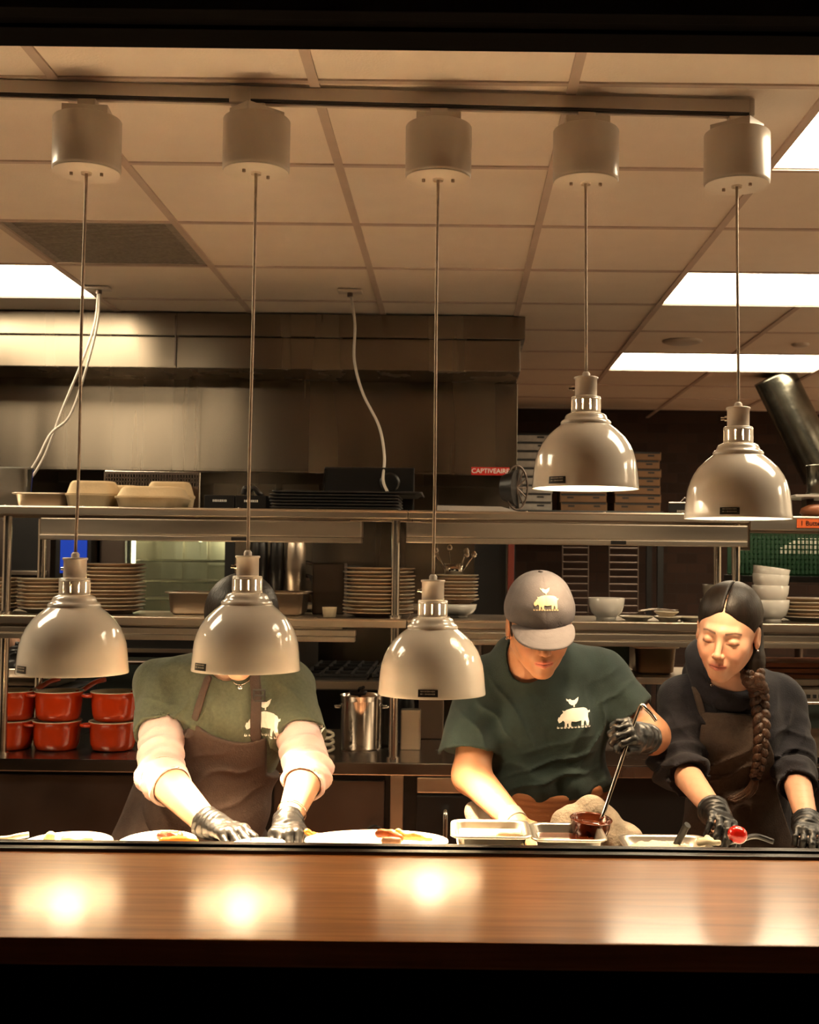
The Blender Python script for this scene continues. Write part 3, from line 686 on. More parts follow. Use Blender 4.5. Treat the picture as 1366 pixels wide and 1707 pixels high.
tm = text_mesh('1 Butter', .024, .0002); tm.transform(Matrix.Rotation(PI/2, 4, 'X')); tm.transform(Matrix.Translation((p.x+.01, BY-.0045, TZ-.030))); part('lettering', tm, M['label'], ol)
# electric box near right post
single('junction_box', box2(nb(), AX(1234,4.5), AX(1251,4.5), 4.5, 4.53, AZ(911,4.5), TZ-.055, .002), M['steel'], 'small grey metal box under the top shelf, right of the shelf post', 'box')

# ---- plates
def plate_mesh(r, h):
    return lathe(nb(), [(0,.003),(r*.55,.003),(r*.58,0),(r*.62,0),(r*.64,.004),(r*.97,h),(r,h+.002),(r*.985,h+.0045),(r*.95,h+.003),(r*.66,.009),(r*.6,.007),(0,.006)], n=56)
def plate_stack(px, Y, base, n, r, step, name, lab, mats, jitter=.003, group=None, noun='plate'):
    m0 = {}
    for k in range(n):
        mm = mats[k % len(mats)]
        if mm not in m0: m0[mm] = plate_mesh(r, .016).verts and None
    protos = {}
    for k in range(n):
        mm = mats[k % len(mats)]
        l = '%s %s of the %s' % (ORD[min(13, n-1-k)], noun, lab)
        loc = (AX(px,Y)+random.uniform(-jitter,jitter), Y+random.uniform(-jitter,jitter), base+k*step)
        if mm not in protos:
            o = single(name, plate_mesh(r, .016), M[mm], l, 'plate', loc=loc, group=group); protos[mm] = o
        else: o = dup(protos[mm], loc, None, l, group)
        o.rotation_euler = (random.uniform(-.004,.004), random.uniform(-.004,.004), random.uniform(0,6))
def W2(px, Y): return px*Y/2010.
Y4 = BY+.20
G = 'dinner plates stacked on the middle shelf'
plate_stack(633, Y4-.02, MZ, 13, W2(59,Y4), .0135, 'dinner_plate', 'tall stoneware stack left of the middle post', ['platerim','plate'], .004, G, 'plate')
plate_stack(190, Y4, MZ, 13, W2(53,Y4), .0138, 'dinner_plate', 'tall stoneware stack behind the first lamp', ['platerim','plate'], .003, G, 'plate')
plate_stack(72, Y4, MZ, 9, W2(40,Y4), .0135, 'side_plate', 'short stack left of the first lamp', ['plate','platerim'], .003, G, 'plate')
plate_stack(-2, Y4+.05, MZ, 9, W2(38,Y4), .0135, 'side_plate', 'stack cut by the left edge', ['platerim','plate'], .003, G, 'plate')
plate_stack(762, Y4, MZ+.052, 8, W2(37,Y4), .0125, 'side_plate', 'dark rimmed stack right of the middle post', ['platerim','plate'], .003, G, 'plate')
plate_stack(1345, Y4, MZ, 6, W2(44,Y4), .0135, 'side_plate', 'stack at the right edge beside the white bowls', ['plate','platerim'], .004, G, 'plate')
def bowl_mesh(r, h):
    return lathe(nb(), [(0,.004),(r*.48,.004),(r*.50,0),(r*.56,0),(r*.55,.010),(r*.60,.014),(r*.82,h*.35),(r*.95,h*.65),(r,h),(r*.985,h+.001),(r*.93,h*.66),(r*.78,h*.38),(r*.5,.018),(0,.014)], n=48)
bw = single('white_bowl', bowl_mesh(W2(30.5,4.42), W2(37,4.42)), M['white'], 'white china bowl alone on the shelf right of the grey cap', 'bowl', loc=(AX(1012,4.42),4.42,MZ), group='white bowls on the middle shelf')
for k, (dz, ry, dx, n) in enumerate(((0,0,0,'bottom bowl'), (.052,.0,-.002,'second bowl from the bottom'), (.092,.05,-.004,'third bowl from the bottom'), (.118,.13,-.008,'tilted top bowl'))):
    dup(bw, (AX(1286,4.42)+dx, 4.42, MZ+dz), (0, ry, 0), '%s of the white stack beside the braided person' % n, 'white bowls on the middle shelf', 1.0)
dup(bw, (AX(1196,4.55), 4.55, MZ+.0), (0,0,0), 'lower of two small bowls behind the braided head', 'white bowls on the middle shelf', .95)
dup(bw, (AX(1198,4.55), 4.55, MZ+.052), (0,.05,0), 'upper of two small bowls behind the braided head', 'white bowls on the middle shelf', .95)
dup(bw, (AX(762,4.5), 4.5, MZ), (0,0,0), 'pale bowl under the dark rimmed plate stack, right of the middle post', 'white bowls on the middle shelf', (1.15,1.15,.62))
for px, r, lab, dz in ((1062,28,'flat grey plate right of the single white bowl',0), (1115,24,'lower small plate left of the braided head',0), (1112,20,'upper small plate with a spoon, left of the braided head',.018), (1150,22,'small plate just left of the braided head',0)):
    single('small_plate', plate_mesh(W2(r,Y4), .014), M['plate'], lab, 'plate', loc=(AX(px,Y4-.1), Y4-.1, MZ+dz))
bm = nb(); q = Vector((AX(1118,4.4),4.4,MZ+.040)); tube(bm, spline([q, q+Vector((-.06,-.02,.004)), q+Vector((-.12,-.04,-.002))],6), .003, 8); lathe(bm, [(0,-.004),(.018,0),(.020,.002),(.012,-.001),(0,-.003)], q+Vector((.012,.004,0)), n=16)
single('spoon', bm, M['chrome'], 'steel spoon lying on the small plates left of the braided head', 'spoon')
single('ramekin', lathe(nb(), [(0,0),(.020,0),(.023,.003),(.0265,.034),(.0265,.038),(.024,.038),(.021,.008),(0,.006)], n=32), M['cream'], 'small cream ramekin on the shelf left of the big plate stack', 'ramekin', loc=(AX(551,4.38),4.38,MZ))
# deep steel pans on the middle shelf
def hotel_pan(name, x0, x1, y0, y1, z0, h, rim=.014, m='chrome', rr=.02, r2=.035):
    """open pan with rounded corners and a rolled rim, as one bmesh"""
    bm = nb()
    def ring(inset, z, rad, n=6):
        X0, X1, Y0, Y1 = x0+inset, x1-inset, y0+inset, y1-inset; out = []
        for (cx, cy, a0) in ((X1-rad,Y1-rad,0),(X0+rad,Y1-rad,PI/2),(X0+rad,Y0+rad,PI),(X1-rad,Y0+rad,1.5*PI)):
            for k in range(n+1): a = a0+PI/2*k/n; out.append(bm.verts.new((cx+rad*math.cos(a), cy+rad*math.sin(a), z)))
        return out
    R = [ring(.004,z0+h-.006,r2), ring(0,z0+h-.003,r2), ring(.001,z0+h,r2), ring(rim,z0+h,rr+.006), ring(rim+.002,z0+h-.004,rr+.004), ring(rim+.010,z0+.012,rr), ring(rim+.022,z0+.002,rr),
         ]
    outer = [ring(rim-.001,z0+h-.002,rr+.008), ring(rim+.008,z0+.010,rr), ring(rim+.020,z0,rr)]
    for seq in (R, outer):
        for a, b in zip(seq[:-1], seq[1:]):
            n = len(a)
            for i in range(n): f = bm.faces.new((a[i], a[(i+1)%n], b[(i+1)%n], b[i])); f.smooth = True
    bm.faces.new(R[-1]); bm.faces.new(outer[-1])
    for a, b in ((R[0], outer[0]),):
        n = len(a)
        for i in range(n): bm.faces.new((a[i], a[(i+1)%n], b[(i+1)%n], b[i])).smooth = True
    return bm
single('steel_pan', hotel_pan('p', AX(272,4.42), AX(402,4.42), 4.42, 4.60, MZ, .085), M['steel'], 'deep steel pan on the middle shelf left of the bowed dark-haired head', 'pan')
single('steel_pan', hotel_pan('p', AX(420,4.42), AX(512,4.42), 4.42, 4.66, MZ, .088), M['steel'], 'deep steel pan on the middle shelf right of the second lamp', 'pan')
bm = nb(); box2(bm, AX(515,4.5), AX(570,4.5), 4.62, 4.74, MZ, AZ(940,4.6), .006)
single('dark_tin', bm, M['steeld'], 'dark square tin behind the small cream ramekin', 'tin')
# glass tumblers / utensils near third lamp
t = thing('utensil_jar', 'shiny steel jar full of whisks and spoons behind the third lamp', 'utensil jar', (AX(757,5.3), 5.3, MZ+.0))
o_ = Vector((AX(757,4.68), 4.68, 0)); t.location = (o_.x, 4.5, MZ+.149)
# stands on the plate stack? -> give it its own low riser shelf
obj('jar', lathe(nb(), [(0,0),(.034,0),(.036,.05),(.034,.05),(.032,.004),(0,.004)], n=24), M['chrome'], t)
for k in range(7):
    a = k*.9; bm = nb(); b_ = Vector((.022*math.cos(a), .016*math.sin(a), .006)); tp = Vector((.075*math.cos(a), .03*math.sin(a), .085+.012*(k % 3)))
    cyl(bm, b_, tp, .0025, n=6); lathe(bm, [(0,-.014),(.010,-.006),(.012,.002),(.006,.012),(0,.014)], tp, n=10); obj('utensil', bm, M['chrome'], t)
# ---- things on the top shelf
def clamshell(px, py0, W, H, Y, lab, rz_=0., dz=0):
    t = thing('takeout_box', lab, 'takeout box', (AX(px,Y), Y, TZ+dz), rz_, 'moulded takeout boxes on the top shelf')
    def sh(prof):
        bm = nb(); n = 48; rings = []
        for (hw, hd, z, amp) in prof:
            rg = []
            for i in range(n):
                a = 2*PI*i/n; e = 4.0
                cx = abs(math.cos(a))**(2/e)*math.copysign(1, math.cos(a)); cy = abs(math.sin(a))**(2/e)*math.copysign(1, math.sin(a))
                k = 1-amp*abs(math.sin(3*a))**6
                rg.append(bm.verts.new((hw*cx*k, hd*cy*k, z)))
            rings.append(rg)
        for a, b in zip(rings[:-1], rings[1:]):
            for i in range(n): bm.faces.new((a[i], a[(i+1)%n], b[(i+1)%n], b[i])).smooth = True
        bm.faces.new(rings[0][::-1]); bm.faces.new(rings[-1]); return bm
    w_ = W/2; d = W*.42
    obj('tray', sh([(w_*.86,d*.86,0,.06),(w_*.9,d*.9,.004,.06),(w_*.97,d*.97,H*.42,.05),(w_,d,H*.46,0),(w_,d,H*.50,0)]), M['kraft'], t)
    obj('lid', sh([(w_,d,H*.505,0),(w_,d,H*.53,0),(w_*.95,d*.94,H*.56,.03),(w_*.84,d*.84,H*.9,.05),(w_*.76,d*.76,H,.05)]), M['kraft'], t)
    return t
clamshell(154, 848, W2(88,4.4), W2(46,4.4), 4.48, 'beige pulp takeout box on the top shelf, behind the first lamp cord', .1)
clamshell(206, 848, W2(48,4.5), W2(42,4.5), 4.60, 'beige pulp takeout box half hidden between two others on the top shelf', -.1)
clamshell(254, 848, W2(118,4.4), W2(36,4.4), 4.42, 'wide beige pulp takeout box at the right end of the three', .0)
clamshell(282, 848, W2(80,4.5), W2(48,4.5), 4.58, 'rear beige pulp takeout box behind the wide one', .05)
single('steel_tray', hotel_pan('p', AX(12,4.42), AX(112,4.42), 4.42, 4.7, TZ, .055), M['steel'], 'shallow steel pan at the left end of the top shelf', 'pan')
# perforated tray (behind takeout boxes) on a higher rack
x0, x1 = AX(180,4.72), AX(335,4.72); z0 = TZ+.0
t = thing('perforated_rack', 'tall dark rack with a row of holes behind the takeout boxes', 'rack', ((x0+x1)/2, 4.70, TZ))
bm = nb(); zt_ = AZ(793,4.7)
box2(bm, x0, x1, 4.655, 4.665, TZ, AZ(816,4.7)); box2(bm, x0, x1, 4.655, 4.665, AZ(797,4.7), zt_)
nH = 34
for k in range(nH+1): x = x0+(x1-x0)*k/nH; box2(bm, x-.0022, x+.0022, 4.655, 4.665, AZ(816,4.7), AZ(797,4.7))
for py in (803, 809): box2(bm, x0, x1, 4.655, 4.665, AZ(py,4.7)-.0022, AZ(py,4.7)+.0022)
part('holed_panel', bm, M['steeld'], t)
bm = nb(); cyl(bm, (x0,4.66,zt_), (x1,4.66,zt_), .005); cyl(bm, (x1,4.66,TZ), (x1,4.66,zt_), .005); cyl(bm, (x0,4.66,TZ), (x0,4.66,zt_), .005); part('rim_wire', bm, M['chrome'], t)
# plastic box at top-left
x0, x1 = -2.0, AX(50,4.55)
bm = hotel_pan('p', AX(-60,4.6), AX(42,4.6), 4.62, 4.715, TZ+.001, AZ(786,4.6)-TZ, .008)
single('plastic_container', bm, M['plastic'], 'clear plastic food container at the left end of the top shelf', 'container')
# small black boxes with printed text
for px0, px1, py, lab, txt in ((339,390,829,'small black printed carton on the top shelf, the left of a pair','GLOVES'), (391,443,829,'small black printed carton on the top shelf, the right of a pair','GLOVES')):
    x0, x1 = AX(px0,4.36), AX(px1,4.36)-.002; z1 = AZ(py,4.36)
    o = single('glove_carton', box2(nb(), x0, x1, 4.36, 4.5, TZ, z1, .002), M['label'], lab, 'carton', group='black glove cartons')
    tm = nb(); [box(tm, (-.022+k*.0065, 0, 0), (.0048 if k % 3 else .0036, .0004, .008)) for k in range(8)]; tm.transform(Matrix.Translation(((x0+x1)/2, 4.3594, TZ+(z1-TZ)*.6))); part('print', tm, M['whiteprint'], o)
bm = nb(); c = Vector((AX(418,4.42),4.42,AZ(829,4.36)))
tube(bm, spline([c+Vector((-.03,0,.006)), c+Vector((-.024,0,.03)), c+Vector((-.01,0,.022)), c+Vector((.008,0,.03)), c+Vector((.025,0,.012)), c+Vector((.032,.01,.006))],6), .010, 10)
single('crumpled_glove', bm, M['label'], 'crumpled black glove poking out of the right glove carton', 'glove')
# black sheet trays / bags
def sheet_tray(x0, x1, y0, y1, z, h=.02): return hotel_pan('p', x0, x1, y0, y1, z, h, .006, rr=.01, r2=.014)
tr0 = None
for k in range(6):
    dx = random.uniform(-.012,.012); x0, x1 = AX(452,4.4)+dx, AX(712,4.4)+dx*.4
    single('sheet_tray', sheet_tray(x0, x1-.10 if k < 5 else x1-.02, 4.34+abs(dx), 4.68, TZ+.001+k*.0115, .011), M['iron'], '%s black sheet tray of the pile on the top shelf' % ORD[5-k], 'tray', group='black sheet trays')
xr = AX(718,4.4)
# tablet / dark equipment case behind the trays
x0, x1 = AX(541,4.74), AX(690,4.74)
t = thing('equipment_case', 'dark equipment case with one bright edge standing behind the black trays', 'case', ((x0+x1)/2, 4.9, TZ))
bm = nb(); box(bm, ((x0+x1)/2, 4.705, (TZ+AZ(781,4.74))/2), (x1-x0, .02, AZ(781,4.74)-TZ), bev=.006); part('shell', bm, M['dark'], t)
bm = nb(); box(bm, (x0-.002, 4.70, (TZ+AZ(781,4.74))/2+.03), (.006,.024,.11), rot=(0,.12,0)); part('edge_strip', bm, M['chrome'], t)
bm = nb(); lathe(bm, [(0,0),(.03,.002),(.04,.006),(.03,.008),(0,.005)], (0,0,0), n=20); bm.transform(Matrix.Translation(((x0+x1)/2+.08, 4.694, AZ(806,4.74))) @ Matrix.Rotation(PI/2, 4, 'X')); part('knob', bm, M['dark'], t)
single('white_tray', prism(nb(), [(AX(728,4.38),TZ+.001),(AX(868,4.38),TZ+.001),(AX(835,4.38),TZ+.020),(AX(728,4.38),TZ+.022)], 4.36, 4.66), M['track'], 'pale paper-wrapped pack lying at the left end of the right top shelf', 'pack')
# fan-like round grille and unit under hood right end
c = at(862, 813, 4.62); t = thing('desk_fan', 'small dark round fan at the right end of the hood, above the top shelf', 'fan', (c.x, c.y, TZ))
bm = nb()
ring_ = [(c.x+.10*.42*math.cos(a*PI/12), c.y+.02*math.cos(a*PI/12), c.z+.085*math.sin(a*PI/12)) for a in range(25)]; tube(bm, ring_, .004, 8, caps=False)
for a in range(14):
    an = a*2*PI/14; cyl(bm, c, (c.x+.042*math.cos(an), c.y+.02*math.cos(an), c.z+.085*math.sin(an)), .0028, n=6)
part('guard', bm, M['steeld'], t)
bm = nb(); cyl(bm, (c.x-.05,c.y+.02,c.z), (c.x-.0,c.y,c.z), .05, .07, 20); part('motor', bm, M['dark'], t)
bm = nb(); box2(bm, c.x-.04, c.x+.04, c.y-.03, c.y+.06, TZ, TZ+.012); cyl(bm, (c.x,c.y+.01,TZ), (c.x,c.y+.01,c.z), .008); part('stand', bm, M['dark'], t)
# menu stand at right
x0, x1 = AX(1115,4.5), AX(1165,4.5)
t = thing('sign_holder', 'small black sign holder on the top shelf left of the rightmost lamp', 'sign holder', ((x0+x1)/2, 4.5, TZ))
bm = nb(); box2(bm, x0, x1, 4.5, 4.51, TZ, AZ(833,4.5), .002); box2(bm, x0, x1, 4.47, 4.56, TZ, TZ+.004); part('board', bm, M['label'], t)
bm = nb(); cyl(bm, (x0,4.498,AZ(833,4.5)), (x1,4.498,AZ(833,4.5)), .0025, n=8); tube(bm, [(x0+.04,4.5,AZ(833,4.5)), (x0+.06,4.5,AZ(824,4.5)), (x0+.08,4.5,AZ(833,4.5))], .0015, 6); part('clip', bm, M['chrome'], t)
tm = nb(); [box(tm, (-.012+k*.006, 0, 0), (.0042, .0004, .008)) for k in range(5)]; tm.transform(Matrix.Translation((AX(1135,4.5), 4.499, AZ(847,4.5)))); part('lettering', tm, M['print'], t)
# right edge: silver tin, tray and bread on short top shelf
zs = TZ-.006
single('silver_tin', lathe(nb(), [(0,0),(.060,0),(.060,.010),(.056,.014),(.056,.105),(.060,.11),(.058,.114),(0,.114)], n=36), M['duct'], 'shiny ribbed steel tin standing on a tray at the right edge', 'tin', loc=(AX(1371,4.5), 4.5, AZ(818,4.45)+.001))
t = thing('raised_tray', 'pale tray raised on two blocks at the right edge of the top shelf', 'tray', (AX(1360,4.5), 4.5, zs))
bm = nb(); box2(bm, AX(1314,4.5), AX(1460,4.5), 4.4, 4.66, AZ(822,4.45), AZ(818,4.45), .003); part('tray', bm, M['track'], t)
for px in (1352, 1440):
    bm = nb(); box2(bm, AX(px,4.5), AX(px+12,4.5), 4.55, 4.62, zs, AZ(822,4.45)); part('block', bm, M['steeld'], t)
single('brown_loaf', lathe(nb(), [(0,0),(.05,.002),(.072,.018),(.066,.036),(.04,.048),(0,.052)], n=24), M['wood'], 'dark brown round loaf under the raised tray at the right edge', 'bread', loc=(AX(1363,4.45), 4.42, zs))
# green dish rack behind
x0, x1 = AX(1236,5.0), AX(1400,5.0); z0, z1 = AZ(950,5.0), AZ(884,5.0)
t = thing('green_dish_rack', 'green lattice dish rack under the top shelf at the right edge', 'dish rack', ((x0+x1)/2, 5.05, z0))
bm = nb(); 
for k in range(24): x = x0+(x1-x0)*k/23; box2(bm, x-.003, x+.003, 5.0, 5.008, z0, z1)
for k in range(9): z = z0+(z1-z0)*k/8; box2(bm, x0, x1, 5.0, 5.008, z-.003, z+.003)
box2(bm, x0, x1, 5.0, 5.25, z0-.006, z0); part('lattice_front', bm, mat('dark_green', (.012,.06,.022), .4), t)
bm = nb(); box2(bm, x0, x1, 5.25, 5.258, z0, z1); part('back_panel', bm, M['green'], t)
for k in range(9):
    x = AX(1312+k*8, 5.0); bm = nb(); box2(bm, x, x+.013, 5.1, 5.12, AZ(916,5.0)-(.0 if k < 6 else .0), AZ(889+max(0,4-k)*4,5.0), .002); part('cup', bm, M['white'], t)
# a shelf for it
single('rear_shelf', box2(nb(), AX(1236,5.0), AX(1400,5.0)+.2, 4.98, 5.32, z0-.035, z0-.008, .003), M['dark'], 'dark rear shelf under the green dish rack', 'shelf')
bm = nb()
for x in (AX(1240,5.0), AX(1400,5.0)+.15): box2(bm, x, x+.03, 5.28, 5.31, 0, z0-.035)
part('support', bm, M['dark'], bpy.data.objects['rear_shelf'])

# ---- lower level, on the counter: red pots
def red_pot(loc, lab, rz_, stick):
    t = thing('red_pot', lab, 'pot', loc, rz_, 'red enamel pots on the back counter')
    r = .079
    obj('pot_body', lathe(nb(), [(0,0),(.060,0),(.068,.006),(.073,.025),(.077,.070),(.0785,.088),(.0800,.090),(.0800,.094)], n=48), M['red'], t)
    obj('pot_lining', lathe(nb(), [(.0800,.094),(.0795,.0965),(.0755,.096),(.0735,.085),(.069,.03),(.060,.010),(0,.008)], n=48), M['cream'], t)
    if stick:
        bm = nb(); tube(bm, spline([(.072,0,.083),(.10,0,.092),(.145,0,.112),(.185,0,.118)],8), .009, 10, rad=None); obj('long_handle', bm, M['red'], t)
    bm = nb(); tube(bm, spline([(-.074,-.026,.083),(-.092,-.022,.083),(-.102,-.008,.084),(-.102,.008,.084),(-.092,.022,.083),(-.074,.026,.083)],5), .0055, 8); obj('side_handle', bm, M['red'], t)
    return t
ph = .0975
PY = 4.52
pz = CZ
names = (('far left', 26), ('middle', 104), ('right', 197))
for nme, px in names:
    x = AX(px, PY)
    k = .74*1.1
    for lv in (0, 1):
        sc_ = 1.12
        o = red_pot((x-.004*(1-lv), PY, pz+lv*ph*sc_), '%s red enamel pot of the %s pair on the back counter' % (('lower','upper')[lv], nme), 0.0 if True else 0, lv == 1)
        o.scale = (sc_,)*3
        if lv == 1: o.children
        for ch in o.children:
            if ch.name.startswith('long_handle'): ch.rotation_euler = (0,0,.95)
            if ch.name.startswith('side_handle'): ch.rotation_euler = (0,0,.35)
# steel pan behind the pots (perforated)
x0, x1 = AX(4,5.0), AX(140,5.0)
t = single('perforated_pan', hotel_pan('p', x0, x1, 4.72, 5.05, CZ+.20, AZ(1128,4.9)-CZ-.20), M['steel'], 'perforated steel pan behind the red pots, below the first lamp', 'pan')
single('pan_riser', box2(nb(), x0-.01, x1+.05, 4.74, 5.06, CZ, CZ+.198, .004), M['dark'], 'dark riser box behind the red pots carrying the perforated pan', 'riser')
# stockpot
sp = thing('stockpot', 'tall polished steel stockpot on the back counter behind the third lamp', 'stockpot', (AX(607,4.62), 4.62, CZ))
r = W2(35.5,4.62); h = W2(88,4.6)
obj('pot_body', lathe(nb(), [(0,0),(r*.93,0),(r*.97,.006),(r*.98,h*.9),(r*1.0,h*.92),(r*1.03,h),(r*1.04,h+.002),(r*1.0,h+.002),(r*.95,h*.88),(r*.93,.01),(0,.008)], n=56), M['chrome'], sp)
for s in (-1, 1):
    bm = nb(); a = .5*s; tube(bm, spline([(s*r*.98,-.03,h*.78),(s*r*1.2,-.02,h*.78),(s*r*1.25,0,h*.79),(s*r*1.2,.02,h*.78),(s*r*.98,.03,h*.78)],5), .004, 8); obj('handle', bm, M['chrome'], sp)
bm = nb(); c_ = Vector((.02,-.01,h)); tube(bm, spline([(.03,0,h*.4),(-.01,-.02,h+.01),(.01,-.05,h+.035)],6), .006, 8); lathe(bm, [(0,0),(.03,.005),(.035,.02),(.032,.02),(0,.006)], (-.015,0,h-.005), n=16); obj('ladle', bm, M['dark'], sp)
# white-ish rolled handles (tongs rings) left of stockpot
for k, (py) in enumerate((1216, 1232, 1252)):
    c_ = at(536, py, 4.5); bm = nb()
    tube(bm, [(c_.x+.045*math.cos(a*PI/10), 4.5+.02*math.sin(a*PI/10)-.0, 0+.012*math.sin(a*PI/10)) for a in range(20)]+[(c_.x+.045,4.5,0)], .006, 8)
    z_ = [CZ+.006, CZ+.03, CZ+.054][2-k]
    bm.transform(Matrix.Translation((0,0,z_+.012)))
    single('white_mug_handle', bm, M['plate'], '%s pale ring of the three stacked left of the stockpot' % ('upper','middle','lower')[k], 'ring')
# black thermos/pepper mill & boards right of the post
single('black_bottle', lathe(nb(), [(0,0),(.034,0),(.036,.01),(.036,.16),(.030,.19),(.018,.21),(.018,.235),(0,.236)], n=28), M['dark'], 'tall black bottle just left of the middle post on the counter', 'bottle', loc=(AX(646,4.72), 4.72, CZ))
single('black_bottle', lathe(nb(), [(0,0),(.030,0),(.032,.01),(.032,.15),(.026,.18),(.016,.20),(.016,.225),(0,.226)], n=28), M['dark'], 'tall black bottle just right of the middle post on the counter', 'bottle', loc=(AX(681,4.78), 4.78, CZ))
bm = nb(); box(bm, (AX(722,4.85), 4.88, CZ+.16), (.10,.02,.32), rot=(-.06,0,0), bev=.004)
single('cutting_board', bm, mat('pale_board', (.38,.25,.17), .6), 'pale upright cutting board on the counter below the third lamp', 'cutting board')
bm = nb(); box(bm, (AX(690,4.7), 4.62, CZ+.075), (.075,.06,.15), bev=.006)
single('napkin_holder', bm, M['steel'], 'small steel dispenser between the middle post and the pale board', 'dispenser')
# right part below the middle shelf
single('green_bin', box2(nb(), AX(992,4.6), AX(1051,4.6), 4.6, 4.8, AZ(1120,4.6), AZ(1066,4.6), .006), M['green'], 'green plastic box on the low shelf between the two front workers', 'box')
ls = thing('low_overshelf', 'low steel shelf behind the person with the braid', 'shelf', (AX(1200,4.5), 4.6, AZ(1130,4.5)))
bm = nb(); box2(bm, AX(960,4.5), bx1, 4.5, 4.95, AZ(1120,4.6)-.026, AZ(1120,4.6)-.001, .003); part('shelf_top', bm, M['steel'], ls)
bm = nb()
for x in (AX(965,4.5), AX(1140,4.5), bx1-.05): box2(bm, x, x+.025, 4.9, 4.925, CZ, AZ(1120,4.6)-.026)
part('support', bm, M['steeld'], ls)
single('steel_tub', hotel_pan('p', AX(1054,4.6), AX(1135,4.6), 4.58, 4.85, AZ(1120,4.6), W2(46,4.6)), M['steel'], 'steel tub beside the green box', 'pan')
for k, (px0, px1, dz, lab) in enumerate(((1262,1440,0,'bottom'),(1270,1450,.021,'middle'),(1280,1455,.042,'top'))):
    bm = nb(); box(bm, ((AX(px0,4.45)+AX(px1,4.45))/2, 4.62, AZ(1120,4.6)+.009+dz), (AX(px1,4.45)-AX(px0,4.45), .26, .017), bev=.004, rot=(0,0,.03*k-.03))
    single('wooden_board', bm, M['wood'], '%s reddish wooden board of the pile at the right edge' % lab, 'cutting board', group='wooden boards')
# equipment front right: griddle and dark oven
t = thing('undercounter_griddle', 'steel griddle with a slotted front below the wooden boards at the right edge', 'griddle', (AX(1330,4.4), 4.6, CZ))
bm = nb(); box2(bm, AX(1262,4.4), bx1, 4.40, 4.85, CZ+.02, AZ(1142,4.4), .005); part('body', bm, M['steel'], t)
bm = nb()
for k in range(22): x = AX(1275,4.4)+k*.022; box2(bm, x, x+.012, 4.392, 4.40, AZ(1156,4.4), AZ(1150,4.4))
part('slots', bm, M['label'], t)['kind'] = 'stuff'
bm = nb(); box2(bm, AX(1262,4.4), bx1, 4.37, 4.40, AZ(1205,4.4), AZ(1162,4.4), .004); part('door', bm, M['glass'], t)
bm = nb(); cyl(bm, (AX(1270,4.3),4.33,AZ(1163,4.35)), (bx1,4.33,AZ(1163,4.35)), .006); part('handle', bm, M['chrome'], t)
bm = nb()
for x in (AX(1270,4.4), bx1-.08): box2(bm, x, x+.04, 4.42, 4.82, CZ, CZ+.022)
part('feet', bm, M['dark'], t)
# white cords from the ceiling
for pts_, lab, pp in (([(165,480,5.0),(158,540,5.0),(138,600,4.95),(105,680,4.9),(72,765,4.85),(40,808,4.8),(2,826,4.72)], 'white cable drooping from ceiling to top shelf at left, the left strand', (165,478)),
                  ([(167,480,5.0),(163,535,5.0),(148,600,4.95),(118,690,4.9),(84,724,4.85),(60,770,4.8),(20,830,4.75),(6,868,4.75)], 'white cable drooping from ceiling to top shelf at left, the right strand', None),
                  ([(584,484,5.0),(592,540,5.0),(591,600,5.0),(605,655,4.95),(632,710,4.85),(641,760,4.75),(639,800,4.65),(646,820,4.5)], 'white cable hanging from the ceiling behind the third lamp cord', (585,482))):
    bm = nb(); tube(bm, spline([at(a, b, c) for a, b, c in pts_], 10), .0055, 8)
    P0 = at(*pts_[0]); 
    cyl(bm, P0-Vector((0,0,.002)), (P0.x, P0.y, CEIL-.004), .0055, n=8)
    o = single('hanging_cable', bm, M['cable'], lab, 'cable')
    if pp:
        t = thing('ceiling_outlet', 'white outlet strip on the ceiling where the %s' % ('two left cables start' if pp[0] < 300 else 'middle cable starts'), 'outlet', (P0.x, P0.y, CEIL-.03))
        bm = nb(); box2(bm, P0.x-.05, P0.x+.05, P0.y-.03, P0.y+.03, CEIL-.014, CEIL-.004, .003); part('cover_plate', bm, M['track'], t)
        bm = nb()
        cyl(bm, (P0.x, P0.y, CEIL-.03), (P0.x, P0.y, CEIL-.014), .012, n=12); part('cable_gland', bm, M['steeld'], t)
# ================================================================ front work counter and the food on it
PZ = .930
t = thing('work_counter', 'work counter behind the pass ledge, top made pale to bounce light, carrying plates and pans', 'counter', (0, 2.66, 0))
bm = nb(); box2(bm, -1.9, 1.75, 2.36, 2.79, PZ-.04, PZ, .004); part('worktop', bm, mat('worktop_bounce_white', (.90,.86,.78), .35, var=.05), t)  # unseen top, made white to bounce lamp light onto the ceiling
bm = nb(); box2(bm, -1.88, 1.73, 2.38, 2.74, .1, PZ-.04); part('cabinet_body', bm, M['steeld'], t)
for x in (-1.8, -.6, .6, 1.65):
    bm = nb(); box2(bm, x-.02, x+.02, 2.42, 2.46, 0, .1); box2(bm, x-.02, x+.02, 2.66, 2.70, 0, .1); part('foot', bm, M['steeld'], t)

